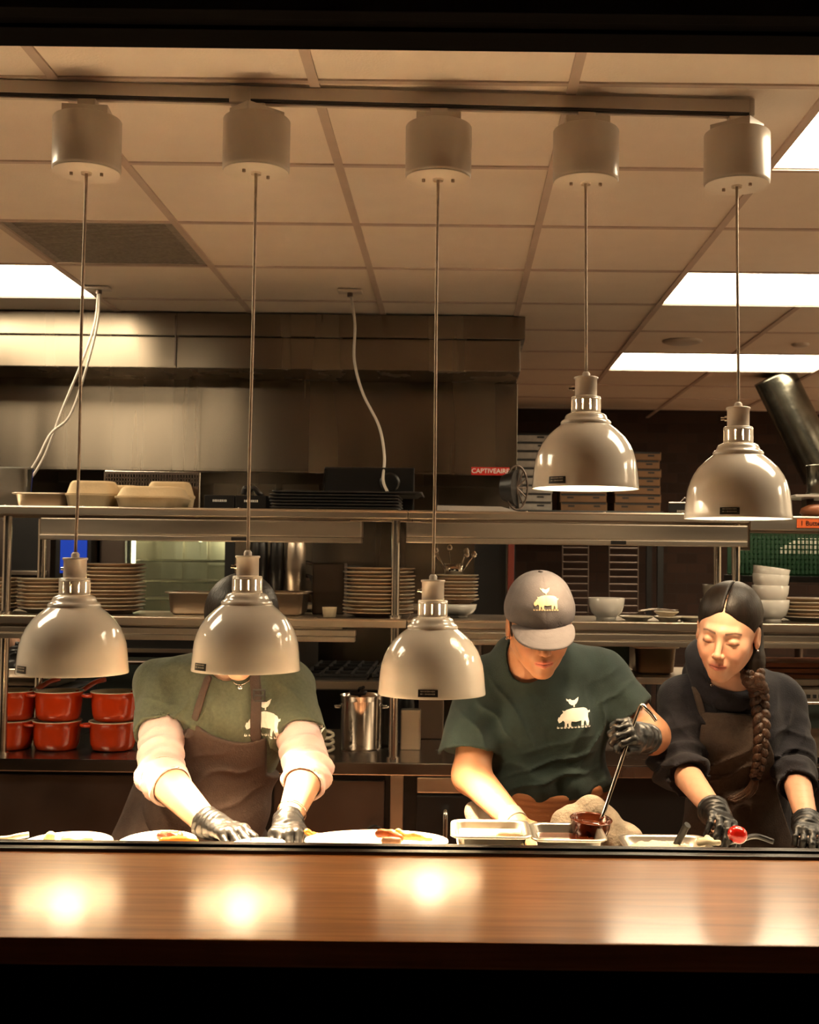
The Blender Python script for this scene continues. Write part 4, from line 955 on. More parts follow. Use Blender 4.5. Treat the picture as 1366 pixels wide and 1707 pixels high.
# ---------------------------------------------------------------- signed distance modelling (for people, hands, cloth and food)
def A(*v): return np.array(v, dtype=np.float32)
def V3(p): return np.array([p[0], p[1], p[2]], dtype=np.float32)
def smin(a, b, k):
    h = np.clip(.5+.5*(b-a)/k, 0, 1); return b*(1-h)+a*h-k*h*(1-h)
def smax(a, b, k): return -smin(-a, -b, k)
def rc(P, a, b, ra, rb):
    a = V3(a); b = V3(b); ba = b-a; pa = P-a; t = np.clip(pa@ba/float(ba@ba), 0, 1)
    return np.linalg.norm(pa-t[:,None]*ba, axis=1)-(ra+(rb-ra)*t)
def ell(P, c, r, R=None):
    q = P-V3(c)
    if R is not None: q = q@R
    r = np.array(r, dtype=np.float32); k0 = np.linalg.norm(q/r, axis=1); k1 = np.linalg.norm(q/(r*r), axis=1)
    return k0*(k0-1)/np.maximum(k1, 1e-6)
def rbox(P, c, h, r, R=None):
    q = P-V3(c)
    if R is not None: q = q@R
    q = np.abs(q)-(np.array(h, dtype=np.float32)-r)
    return np.linalg.norm(np.maximum(q, 0), axis=1)+np.minimum(q.max(axis=1), 0)-r
def rot(yaw=0, pitch=0, roll=0):
    return np.array(Matrix.Rotation(yaw, 3, 'Z') @ Matrix.Rotation(pitch, 3, 'X') @ Matrix.Rotation(roll, 3, 'Y'), dtype=np.float32)
def axis(lo, hi, h, fine):
    """grid axis, h apart, and hf apart inside the fine range"""
    if fine is None: return np.arange(lo, hi+h, h, dtype=np.float32)
    f0, f1, hf = fine; a = []; x = lo
    while x < hi+h:
        a.append(x); d = max(f0-x, x-f1, 0); x += min(h, hf+d*.35)
    return np.array(a, dtype=np.float32)
def sdf_mesh(f, lo, hi, h, fx=None, fy=None, fz=None):
    xs, ys, zs = axis(lo[0],hi[0],h,fx), axis(lo[1],hi[1],h,fy), axis(lo[2],hi[2],h,fz)
    B = 8
    n = [len(xs), len(ys), len(zs)]
    Vv = np.empty(n, dtype=np.float32)
    bi = [range(0, k, B) for k in n]
    cs = []; rad = []; idx = []
    def mid(ax, i):
        a, b = ax[i], ax[min(i+B, len(ax))-1]; return (a+b)/2, (b-a)/2+h*.01
    mx = [[mid(ax, i) for i in r] for ax, r in zip((xs,ys,zs), bi)]
    gx, gy, gz = np.meshgrid([m[0] for m in mx[0]], [m[0] for m in mx[1]], [m[0] for m in mx[2]], indexing='ij')
    rx, ry, rz = np.meshgrid([m[1] for m in mx[0]], [m[1] for m in mx[1]], [m[1] for m in mx[2]], indexing='ij')
    P = np.stack([gx.ravel(), gy.ravel(), gz.ravel()], 1).astype(np.float32)
    d = f(P).reshape(gx.shape); R = np.sqrt(rx**2+ry**2+rz**2)
    act = np.abs(d) < R*1.5+.012
    for i in range(gx.shape[0]):
        for j in range(gx.shape[1]):
            for k in range(gx.shape[2]):
                if not act[i,j,k]: Vv[i*B:i*B+B, j*B:j*B+B, k*B:k*B+B] = d[i,j,k]
    ii = np.argwhere(act)
    if len(ii) == 0: return bpy.data.meshes.new('empty')
    pts = []; slots = []
    for i, j, k in ii:
        a, b, c = xs[i*B:i*B+B], ys[j*B:j*B+B], zs[k*B:k*B+B]
        X, Y, Z = np.meshgrid(a, b, c, indexing='ij'); pts.append(np.stack([X.ravel(), Y.ravel(), Z.ravel()], 1)); slots.append(X.shape)
    allp = np.concatenate(pts).astype(np.float32); out = np.empty(len(allp), dtype=np.float32)
    for s in range(0, len(allp), 400000): out[s:s+400000] = f(allp[s:s+400000])
    o = 0
    for (i, j, k), shp in zip(ii, slots):
        m = shp[0]*shp[1]*shp[2]; Vv[i*B:i*B+shp[0], j*B:j*B+shp[1], k*B:k*B+shp[2]] = out[o:o+m].reshape(shp); o += m
    Sg = Vv < 0
    Sg[0] = Sg[-1] = False; Sg[:,0] = Sg[:,-1] = False; Sg[:,:,0] = Sg[:,:,-1] = False
    Vv = np.where((Vv < 0) & ~Sg, 1e-4, Vv)
    cnt = np.zeros([n[0]-1, n[1]-1, n[2]-1], dtype=np.uint8)
    for a in (0,1):
        for b in (0,1):
            for c in (0,1): cnt += Sg[a:n[0]-1+a, b:n[1]-1+b, c:n[2]-1+c]
    cell = np.argwhere((cnt > 0) & (cnt < 8)); N = len(cell)
    cid = np.full(cnt.shape, -1, dtype=np.int32); cid[cell[:,0], cell[:,1], cell[:,2]] = np.arange(N)
    acc = np.zeros((N,3)); w_ = np.zeros(N)
    ax3 = (xs, ys, zs)
    for dim in range(3):
        o1, o2 = [q for q in range(3) if q != dim]
        for a in (0,1):
            for b in (0,1):
                p0 = cell.copy(); p0[:,o1] += a; p0[:,o2] += b; p1 = p0.copy(); p1[:,dim] += 1
                v0 = Vv[p0[:,0],p0[:,1],p0[:,2]]; v1 = Vv[p1[:,0],p1[:,1],p1[:,2]]; m = (v0 < 0) != (v1 < 0)
                t_ = np.where(m, v0/np.where(m, v0-v1, 1), 0)
                co = np.stack([ax3[q][p0[:,q]] for q in range(3)], 1).astype(np.float64)
                co[:,dim] += t_*(ax3[dim][p1[:,dim]]-ax3[dim][p0[:,dim]])
                acc += co*m[:,None]; w_ += m
    verts = acc/w_[:,None]
    quads = []
    for dim in range(3):
        o1, o2 = [(1,2),(2,0),(0,1)][dim]
        sl0 = [slice(None)]*3; sl1 = [slice(None)]*3; sl0[dim] = slice(0,-1); sl1[dim] = slice(1,None)
        a = Sg[tuple(sl0)]; b = Sg[tuple(sl1)]
        e = np.argwhere(a != b)
        e = e[(e[:,o1] > 0) & (e[:,o2] > 0) & (e[:,o1] < n[o1]-1) & (e[:,o2] < n[o2]-1)]
        ins = a[e[:,0], e[:,1], e[:,2]]
        def cc(d1, d2):
            q = e.copy(); q[:,o1] -= d1; q[:,o2] -= d2; return cid[q[:,0], q[:,1], q[:,2]]
        q = np.stack([cc(1,1), cc(0,1), cc(0,0), cc(1,0)], 1)
        q[~ins] = q[~ins][:, ::-1]; quads.append(q)
    quads = np.concatenate(quads); quads = quads[(quads >= 0).all(1)]
    me = bpy.data.meshes.new('sdf'); me.vertices.add(N); me.vertices.foreach_set('co', verts.astype(np.float32).ravel())
    me.loops.add(len(quads)*4); me.loops.foreach_set('vertex_index', quads.astype(np.int32).ravel())
    me.polygons.add(len(quads)); me.polygons.foreach_set('loop_start', np.arange(0, len(quads)*4, 4, dtype=np.int32)); me.polygons.foreach_set('loop_total', np.full(len(quads), 4, dtype=np.int32))
    me.update(calc_edges=True); me.validate(); me.shade_smooth()
    return me
def color(me, fn):
    N = len(me.vertices); co = np.empty(N*3, dtype=np.float32); me.vertices.foreach_get('co', co); P = co.reshape(-1,3)
    c = np.ones((N,4), dtype=np.float32); c[:,:3] = fn(P)
    a = me.color_attributes.new('Col', 'FLOAT_COLOR', 'POINT'); a.data.foreach_set('color', c.ravel())
def wob(P, f, s=0.):
    """smooth noise, about -1..1"""
    x, y, z = (P*f).T
    return (np.sin(x+1.7*np.sin(y*.8+s)+s)*np.cos(y*1.1+1.3*np.sin(z*.9+s*2))+np.sin(z*1.2+1.5*np.sin(x*.7+s*3)+2.1*s))*.5

def crease(P, c, r, d, f, amp, s=0., sharp=2.2):
    """sharp cloth folds around c, running across direction d"""
    q = P-V3(c); m = np.exp(-(q*q).sum(1)/(r*r))
    u = q@np.array(Vector(d).normalized(), dtype=np.float32)*f+1.6*wob(P, 17, s)+.6*wob(P, 40, s+1)
    return -amp*m*((1-np.abs(np.sin(u)))**sharp-.25)
# ---------------------------------------------------------------- plates with food
def food_mat(name, c, var=.35, vs=40, rough=.45, bump=.6): return mat(name, c, rough, var=var, vscale=vs, bump=bump, bscale=90, coat=.3)
F_yel = food_mat('pickled_yellow', (.75,.50,.12)); F_org = food_mat('roast_squash', (.78,.22,.02), bump=.3); F_meat = food_mat('seared_meat', (.16,.045,.015))
F_saus = food_mat('sausage_skin', (.55,.13,.03), bump=.5); F_mash = food_mat('mashed_potato', (.82,.72,.52), .08, bump=.4); F_sauce = mat('barbecue_sauce', (.11,.018,.004), .12, var=.3, vscale=14, coat=1.)
F_green = food_mat('cabbage', (.62,.55,.22)); F_rice = food_mat('cooked_rice', (.80,.72,.56), .08, 60, bump=.8)
def blob(parts, h, f_amp=.0, f_f=120, k=.006):
    los = np.min([np.minimum(V3(a), V3(b))-max(r1,r2) for a, b, r1, r2 in parts], 0)-.01; his = np.max([np.maximum(V3(a), V3(b))+max(r1,r2) for a, b, r1, r2 in parts], 0)+.01
    def f(P):
        d = None
        for a, b, r1, r2 in parts:
            x = rc(P, a, b, r1, r2); d = x if d is None else smin(d, x, k)
        return d+f_amp*wob(P, f_f, 1.3)
    return sdf_mesh(f, los, his, h)
def meshthing(name, me, m, label, cat, group=None):
    co = np.empty(len(me.vertices)*3, dtype=np.float32); me.vertices.foreach_get('co', co); co = co.reshape(-1,3); mn, mx = co.min(0), co.max(0)
    loc = Vector(((mn[0]+mx[0])/2, (mn[1]+mx[1])/2, mn[2])); me.transform(Matrix.Translation(-loc))
    o = obj(name, me, m); o.location = loc; o['label'] = label; o['category'] = cat
    if group: o['group'] = group
    return o
def platter(px, Y, rx, ry, lab, rz_=0, dz=0):
    n = 64; bm = nb(); prof = [(0,.005),(.55,.005),(.60,0),(.66,0),(.68,.005),(.97,.019),(1.0,.021),(.995,.0245),(.96,.0235),(.72,.011),(.62,.009),(0,.009)]
    lathe(bm, prof, n=n)
    for v in bm.verts: v.co.x *= rx; v.co.y *= ry
    return single('white_plate', bm, M['white'], lab, 'plate', loc=(AX(px,Y,1395), Y, PZ+.0005+dz), rot=(0,0,rz_), group='white plates on the work counter')
Yp = 2.655
platter(111, Yp, .098, .11, 'round white plate at far left, carrying yellow vegetables')
platter(262, Yp+.02, .085, .11, 'white plate with orange food left of the gloved hands')
platter(628, 2.668, .158, .098, 'long white oval plate carrying the sausage, right of the gloved hands', 0, .011)
platter(528, 2.715, .080, .060, 'white plate further back, right of the right glove')
platter(428, Yp-.02, .066, .09, 'white plate between the two black gloves')
zf = PZ+.012
def W(px, py, Y): return at(px, py, Y)
meshthing('yellow_vegetable', blob([(W(82,1400,2.66), W(84,1394,2.66), .014, .011)], .003, .0012), F_green, 'pale green yellow chunk on the far left plate', 'vegetable')
meshthing('yellow_vegetable', blob([(W(112,1402,2.67), W(150,1402,2.67), .014, .009), (W(108,1403,2.64), W(135,1403,2.64), .010, .010)], .003, .0015), F_yel, 'flat yellow pile on the far left plate', 'vegetable')
meshthing('roast_meat', blob([(W(270,1394,2.70), W(298,1393,2.70), .012, .011), (W(285,1395,2.68), W(292,1395,2.68), .012, .010)], .003, .002, 220), F_meat, 'dark seared piece of meat on the plate left of the gloves', 'meat')
meshthing('orange_puree', blob([(W(272,1403,2.64), W(325,1403,2.64), .010, .008), (W(290,1401,2.64), W(310,1401,2.64), .009, .009)], .003, .001), F_org, 'bright orange puree on the plate left of the gloves', 'food')
meshthing('sausage', blob([(W(632,1389,2.64), W(652,1391,2.64), .009, .0105), (W(652,1391,2.64), W(668,1397,2.62), .0105, .008)], .0025, .0010, 200), F_saus, 'browned sausage lying on the long oval plate', 'sausage')
meshthing('sausage', blob([(W(641,1401,2.59), W(664,1402,2.60), .008, .008)], .0025, .0008, 200), mat('pink_meat', (.72,.36,.20), .4, var=.2, vscale=50), 'lower pale pink piece under the browned sausage', 'meat')
meshthing('yellow_potato', blob([(W(664,1387,2.66), W(672,1391,2.66), .007, .008), (W(674,1393,2.66), W(700,1396,2.66), .009, .008), (W(700,1397,2.66), W(718,1399,2.66), .008, .004)], .003, .002, 160), F_yel, 'yellow heap behind the sausage on the oval plate', 'vegetable')
meshthing('roast_vegetable', blob([(W(512,1386,2.74), W(520,1392,2.74), .007, .006), (W(520,1391,2.76), W(530,1393,2.76), .006, .005)], .003, .0015, 160), F_org, 'orange pieces just right of the right glove', 'vegetable')
meshthing('dark_berry', blob([(W(531,1393,2.74), W(537,1393,2.74), .0075, .006)], .003, .001), F_meat, 'small dark round piece right of the right glove', 'food')
bm = nb(); tube(bm, spline([W(-30,1399,2.62), W(10,1398,2.62), W(30,1394,2.62), W(48,1391,2.63)],6), .006, 8, rad=None)
for v in bm.verts: pass
single('flat_spatula', bm, M['plate'], 'pale flat server handle at the left edge of the counter', 'server')
# steel pans
def pan(px0, px1, Y0, Y1, top_py, lab, h, m='pan'):
    x0, x1 = AX(px0,Y0,1395), AX(px1,Y0,1395); zt_ = AZ(top_py, Y1, (px0+px1)/2)
    return x0, x1, zt_, single('steel_pan', hotel_pan('p', x0, x1, Y0, Y1, max(PZ+.0005, zt_-h), min(h, zt_-PZ-.0005), .012, rr=.018, r2=.028), M[m], lab, 'pan')
# the pans stand in a counter well insert; height from the top rows
x0, x1, z1_, o = pan(751, 889, 2.60, 2.775, 1366, 'square steel pan of pale sauce in front of the person in the cap', .15)
single('pale_sauce', box2(nb(), x0+.018, x1-.018, 2.618, 2.757, z1_-.026, z1_-.016, .003), food_mat('cream_sauce', (.62,.45,.24), .15, 20, .3, .3), 'pale creamy sauce filling the left steel pan', 'sauce')
meshthing('cream_lump', blob([(W(835,1392,2.67), W(866,1394,2.67), .009, .008)], .003, .002, 150), F_mash, 'white creamy lump in the pale sauce of the left pan', 'food')
x0, x1, z1_, o = pan(887, 1016, 2.60, 2.775, 1371, 'steel pan of dark brown sauce under the ladle', .15)
single('brown_sauce', box2(nb(), x0+.020, x1-.020, 2.62, 2.755, z1_-.028, z1_-.018, .003), F_sauce, 'glossy dark brown sauce in the pan under the ladle', 'sauce')
X0_, X1_, z2_, o = pan(1046, 1200, 2.60, 2.775, 1391, 'shallow steel pan of shredded pale food with a knife, in front of the braided person', .06)
def heap(P):
    q = P-A((X0_+X1_)/2-.01, 2.75, z2_-.02); d = ell(P, ((X0_+X1_)/2-.01, 2.687, z2_-.018), (.082,.070,.016)); return d+.0028*wob(P, 260, .3)+.001*wob(P, 600, 1.)
meshthing('shredded_food', sdf_mesh(heap, ((X0_+X1_)/2-.11, 2.65, z2_-.05), ((X0_+X1_)/2+.10, 2.85, z2_+.02), .0025), F_rice, 'pile of pale shredded food in the shallow pan', 'food')
bm = nb(); tube(bm, spline([W(1128,1408,2.70), W(1138,1390,2.69), W(1143,1380,2.685), W(1147,1375,2.68)],8), .008, 12, rad=None); 
single('kitchen_utensil', bm, M['label'], 'black rounded utensil handle sticking up from the shredded food', 'utensil')
bm = nb(); tube(bm, spline([W(1215,1404,2.62), W(1240,1398,2.66), W(1262,1394,2.7), W(1290,1403,2.7)],8), .006, 8)
single('kitchen_tongs', bm, M['label'], 'black strap shaped tool lying on the counter beside the tomato', 'utensil')
me = blob([(W(1228,1391,2.63), W(1232,1392,2.63), .0190, .0190)], .003)
meshthing('tomato', me, mat('tomato_skin', (.62,.015,.008), .12, var=.1, coat=.8), 'small red tomato held under the black glove of the braided person', 'tomato')
meshthing('torn_bread', blob([(W(1168,1402,2.66), W(1200,1404,2.63), .009, .006), (W(1180,1398,2.68), W(1188,1402,2.66), .008, .006)], .003, .003, 180), F_mash, 'torn white scraps beside the shallow pan', 'food')
# ================================================================ people
def skin(name, r=.45): return mat(name, (1,1,1), r, var=.03, vscale=30, bump=.05, bscale=300, attr='Col', sss=.12, spec=.45)
M['glove'] = mat('black_nitrile', (.006,.006,.0065), .40, var=.1, vscale=40, bump=.35, bscale=70)
M['hair'] = mat('dark_hair', (.010,.006,.004), .42, var=.35, vscale=60, stretch=(1,1,.12), bump=.22, bscale=260, spec=.22)
def nrm(v): v = np.array(v, dtype=np.float32); return v/np.linalg.norm(v)
def head_sdf(P, c, R, s=1., fem=0.):
    q = ((P-V3(c))@R)/s; x = np.abs(q[:,0]); Q = np.stack([x, q[:,1], q[:,2]], 1)
    d = ell(q, (0,.018,.036), (.0755,.094,.083))
    d = smin(d, ell(q, (0,-.024,-.022), (.0635,.064,.080)), .03)
    d = smin(d, rc(Q, (.050,.012,-.048), (.010,-.058,-.092), .017, .018), .028)
    d = smin(d, ell(q, (0,-.070,-.094), (.019,.017,.0165)), .02)
    d = smin(d, rc(Q, (.040,-.052,-.024), (.034,-.062,-.040), .022, .020), .022)   # cheek
    d = smin(d, rc(Q, (0,-.081,.022), (.034,-.069,.022), .0095, .008), .016)         # brow
    d = smax(d, -ell(Q, (.031,-.0975,.003), (.018,.0140,.011)), .014)                 # socket
    d = smin(d, ell(Q, (.031,-.0722,.000), (.0145,.0135,.0112)), .004)              # lid over eyeball
    d = smin(d, rc(q, (0,-.084,.010), (0,-.1055,-.031), .0060, .0088), .011)       # nose
    d = smin(d, ell(q, (0,-.1075,-.034), (.0088,.0085,.0078)), .005)
    d = smin(d, ell(Q, (.0100,-.097,-.037), (.0066,.0095,.0064)), .005)
    d = smax(d, -ell(Q, (.0058,-.1045,-.0435), (.0034,.0050,.0030)), .002)
    d = smin(d, ell(q, (0,-.079,-.063), (.026,.017,.018)), .014)                    # muzzle
    up = rc(Q, (.003,-.0955,-.0605), (.021,-.0835,-.0640), .0056, .0026)
    lo = rc(Q, (0,-.0945,-.0705), (.018,-.0840,-.0665), .0072, .0032)
    d = smin(d, smin(up, lo, .001), .0035)
    d = smax(d, -rc(Q, (0,-.1005,-.0655), (.022,-.0875,-.0652), .0012, .0010), .0018)
    e = ell(Q, (.0775,.012,-.006), (.0085,.0165,.031))
    e = smax(e, -ell(Q, (.086,.007,-.002), (.006,.0095,.019)), .004)
    d = smin(d, e, .005)
    return d*s
def head_col(P, c, R, s, base, lip=(.50,.13,.10), brow=None, makeup=1.):
    q = ((P-V3(c))@R)/s; x = np.abs(q[:,0]); y, z = q[:,1], q[:,2]
    base = np.array(base, dtype=np.float32); col = np.tile(base, (len(P),1))
    def mixc(m, cc): 
        nonlocal col
        m = np.clip(m, 0, 1)[:,None]; col = col*(1-m)+np.array(cc, dtype=np.float32)*m
    front = (y < -.05)
    g = lambda dx, dz, sx, sz: np.exp(-((x-dx)/sx)**2-((z-dz)/sz)**2)*front
    mixc(.35*g(.042,-.036,.02,.018), base*A(1.0,.66,.60)); mixc(.30*g(0,-.036,.014,.012), base*A(1.0,.70,.62))
    ml = np.clip(1.6-(np.abs(z+.0655+.00*x)/(.0098*np.sqrt(np.clip(1-(x/.0235)**2, .0, 1))+1e-4))*1.25, 0, 1)*front*(x < .0235); mixc(.85*ml, lip)
    mixc(.8*np.exp(-((z+.0655)/.0011)**2)*(x < .021)*front*(y < -.075), A(.14,.03,.02))
    if brow is not None:
        zb = .0215+.0035*np.clip((x-.014)/.02, 0, 1)-.006*np.clip((x-.036)/.014, 0, 1)**2
        mixc(.9*np.exp(-((z-zb)/np.where(x < .03, .0034, .0026))**2)*(x > .012)*(x < .050)*front, brow)
        # lash line at the lower edge of the lid
        zl = -.0075+.35*((x-.031)/.017)**2*.010
        mixc(.95*np.exp(-((z-zl)/.0019)**2)*(np.abs(x-.031) < .0165)*front, A(.02,.01,.008))
        mixc(.35*np.exp(-((z-.0085)/.0018)**2)*(np.abs(x-.031) < .014)*front, base*A(.55,.42,.36))
        mixc(.25*makeup*np.exp(-((z+.001)/.006)**2)*(np.abs(x-.031) < .016)*front, base*A(.8,.6,.52))
    return col
def hand_segs(Wp, D, N, curl, spread=1., thumb=1, s=1., tcurl=(.5,.5), tang=.9):
    """round cones of a hand: wrist Wp, direction D, back-of-hand normal N; thumb lies towards thumb*(D x N)"""
    D = nrm(D); N = np.array(N, dtype=np.float32); N = nrm(N-D*(N@D)); Sd = np.cross(D, N)*thumb; Wp = V3(Wp)
    palm = []; fing = []
    for k, (o, L) in enumerate(((.029,.086),(.0100,.090),(-.0095,.086),(-.0275,.078))):
        palm.append((Wp+Sd*o*.55*s+D*.004*s, Wp+(D*L*.98+Sd*o)*s, .0145*s, .0115*s))
    palm.append((Wp+Sd*.018*s+D*.02*s-N*.006*s, Wp+(D*.055+Sd*.030)*s-N*.008*s, .016*s, .012*s))
    for k, (o, L, FL, r) in enumerate(((.029,.086,.074,.0092),(.0100,.091,.082,.0095),(-.0095,.087,.077,.0090),(-.0275,.079,.062,.0080))):
        c0, c1, c2 = curl[k] if hasattr(curl[0], '__len__') else curl
        p = Wp+(D*L+Sd*o)*s; a = 0.; sp = (.10, .02, -.06, -.15)[k]*spread; Dk = nrm(D+Sd*sp)
        for (cc, fr, r0, r1) in ((c0,.46,1.,.95),(c1,.30,.95,.88),(c2,.24,.88,.74)):
            a += cc; d = Dk*math.cos(a)-N*math.sin(a); q = p+d*FL*fr*s; fing.append((k, p, q, r*r0*s, r*r1*s)); p = q
    p = Wp+(D*.022+Sd*.024)*s-N*.004*s; a = tang; Dt = nrm(D*math.cos(a)+Sd*math.sin(a)-N*.25)
    for cc, L, r0, r1 in ((0,.040,.0135,.0112),(tcurl[0],.032,.0110,.0098),(tcurl[1],.026,.0098,.0080)):
        Dt = nrm(Dt-N*cc*.55-Sd*cc*.75+D*cc*.2); q = p+Dt*L*s; fing.append((4, p, q, r0*s, r1*s)); p = q
    return palm, fing
def hand_sdf(P, segs, off=0.):
    palm, fing = segs; d = None
    for a, b, r0, r1 in palm:
        x = rc(P, a, b, r0, r1); d = x if d is None else smin(d, x, .010)
    ks = {}
    for k, a, b, r0, r1 in fing:
        x = rc(P, a, b, r0, r1); ks[k] = x if k not in ks else smin(ks[k], x, .002)
    f = None
    for k in (0,1,2,3): f = ks[k] if f is None else np.minimum(f, ks[k])
    d = smin(d, f, .006); d = smin(d, ks[4], .007)
    return d-off
def glove(root, segs, Wp, D, cuff, h=.0022, name='glove', lab=None, seed=0.):
    D = nrm(D); Wp = V3(Wp)
    pts = [V3(a) for a, b, *_ in segs[0]]+[V3(b) for _, a, b, *_ in segs[1]]+[Wp-D*cuff]
    lo = np.min(pts, 0)-.045; hi = np.max(pts, 0)+.045
    def f(P):
        d = hand_sdf(P, segs, .0012)
        u = (P-Wp)@D
        c = rc(P, Wp-D*cuff, Wp+D*.02, .039, .0315)
        c = c-.0016*np.sin(u*330+3*wob(P, 60, seed))
        d = smin(d, c, .012)
        d = smax(d, -(u+cuff*.92), .002)
        d = smax(d, -np.maximum(rc(P, Wp-D*(cuff+.02), Wp-D*cuff*.5, .0360, .0325), u+cuff*.6), .001)
        return d+.0007*wob(P, 210, seed)+.0006*np.sin(((P-Wp)@D)*260+4*wob(P, 45, seed+1))
    me = sdf_mesh(f, lo, hi, h)
    o = part(name, me, M['glove'], root)
    if lab: o['label'] = lab
    return o
def sdf_part(name, f, lo, hi, h, m, root, lab=None, **kw):
    me = sdf_mesh(f, lo, hi, h, **kw); o = part(name, me, m, root)
    if lab: o['label'] = lab
    return o, me
def bounds(pts, m=.1):
    pts = np.array([V3(p) for p in pts]); return pts.min(0)-m, pts.max(0)+m
def legs(P, hipc, w=.10, fl=.0):
    """pelvis, legs and shoes down to the floor"""
    h = V3(hipc); d = None
    for s in (-1, 1):
        hp = h+A(s*w*.95,0,-.04); kn = A(h[0]+s*w*1.05, h[1]-.02, .50); an = A(h[0]+s*w*1.1, h[1]+.03, .09)
        x = rc(P, hp, kn, .086, .060); x = smin(x, rc(P, kn, an, .060, .040), .03)
        x = smin(x, rc(P, an-A(0,0,.045), A(an[0]+s*.01, an[1]-.16, .038), .044, .036), .03)
        d = x if d is None else smin(d, x, .03)
    return d
def project(root, polys, mesh_obj, place, off=.0012, m=None, name='printed_emblem', parent=None, step=.005):
    """flat outline laid on the cloth: place(u,v)->(x,z), rays run along +Y"""
    dg = mesh_obj.data; bvh = BVHTree.FromPolygons([tuple(v.co) for v in dg.vertices], [tuple(p.vertices) for p in dg.polygons])
    ofs = Vector((0,0,0)); p_ = mesh_obj
    while p_ is not None: ofs += p_.location; p_ = p_.parent
    bm = nb()
    for poly in polys:
        t = bmesh.new(); vs = [t.verts.new((u, v, 0)) for u, v in poly]
        f = t.faces.new(vs); bmesh.ops.triangulate(t, faces=[f])
        for it in range(4):
            es = [e for e in t.edges if e.calc_length() > step]
            if not es: break
            bmesh.ops.subdivide_edges(t, edges=es, cuts=1); bmesh.ops.triangulate(t, faces=t.faces[:])
        merge(bm, t)
    for v in bm.verts:
        x, z = place(v.co.x, v.co.y); o_ = Vector((x, -5, z))-ofs
        hit = bvh.ray_cast(o_, Vector((0,1,0)))
        v.co = (hit[0]+hit[1]*off+ofs if hit[1].y < 0 else hit[0]-hit[1]*off+ofs) if hit[0] is not None else Vector((x, 3.2, z))
    bmesh.ops.recalc_face_normals(bm, faces=bm.faces)
    return part(name, bm, m or M['whiteprint'], parent or mesh_obj)
PIG = [(-.50,-.02),(-.47,.07),(-.44,.06),(-.40,.14),(-.33,.20),(-.36,.27),(-.29,.25),(-.22,.29),(-.05,.33),(.15,.32),(.30,.31),(.40,.27),(.45,.20),(.50,.22),(.50,.16),(.45,.14),(.44,.02),(.46,-.10),(.45,-.22),(.38,-.23),(.37,-.12),(.33,-.06),(.30,-.12),(.29,-.22),(.22,-.22),(.22,-.06),(.05,-.09),(-.08,-.07),(-.10,-.14),(-.09,-.24),(-.16,-.24),(-.18,-.12),(-.22,-.14),(-.22,-.24),(-.28,-.24),(-.29,-.08),(-.34,-.03),(-.40,-.09),(-.46,-.11)]
HEN = [(-.02,.36),(.02,.36),(.02,.42),(.08,.46),(.13,.54),(.15,.64),(.08,.60),(.02,.56),(-.06,.56),(-.12,.60),(-.17,.58),(-.24,.62),(-.22,.55),(-.17,.53),(-.15,.47),(-.08,.42),(-.02,.41)]
GRASS = [[(-.52+.105*k,-.27),(-.50+.105*k,-.20-.02*(k%2)),(-.48+.105*k,-.27),(-.46+.105*k,-.22),(-.44+.105*k,-.27),(-.48+.105*k,-.285)] for k in range(10)]
EMB = [PIG, HEN]+GRASS

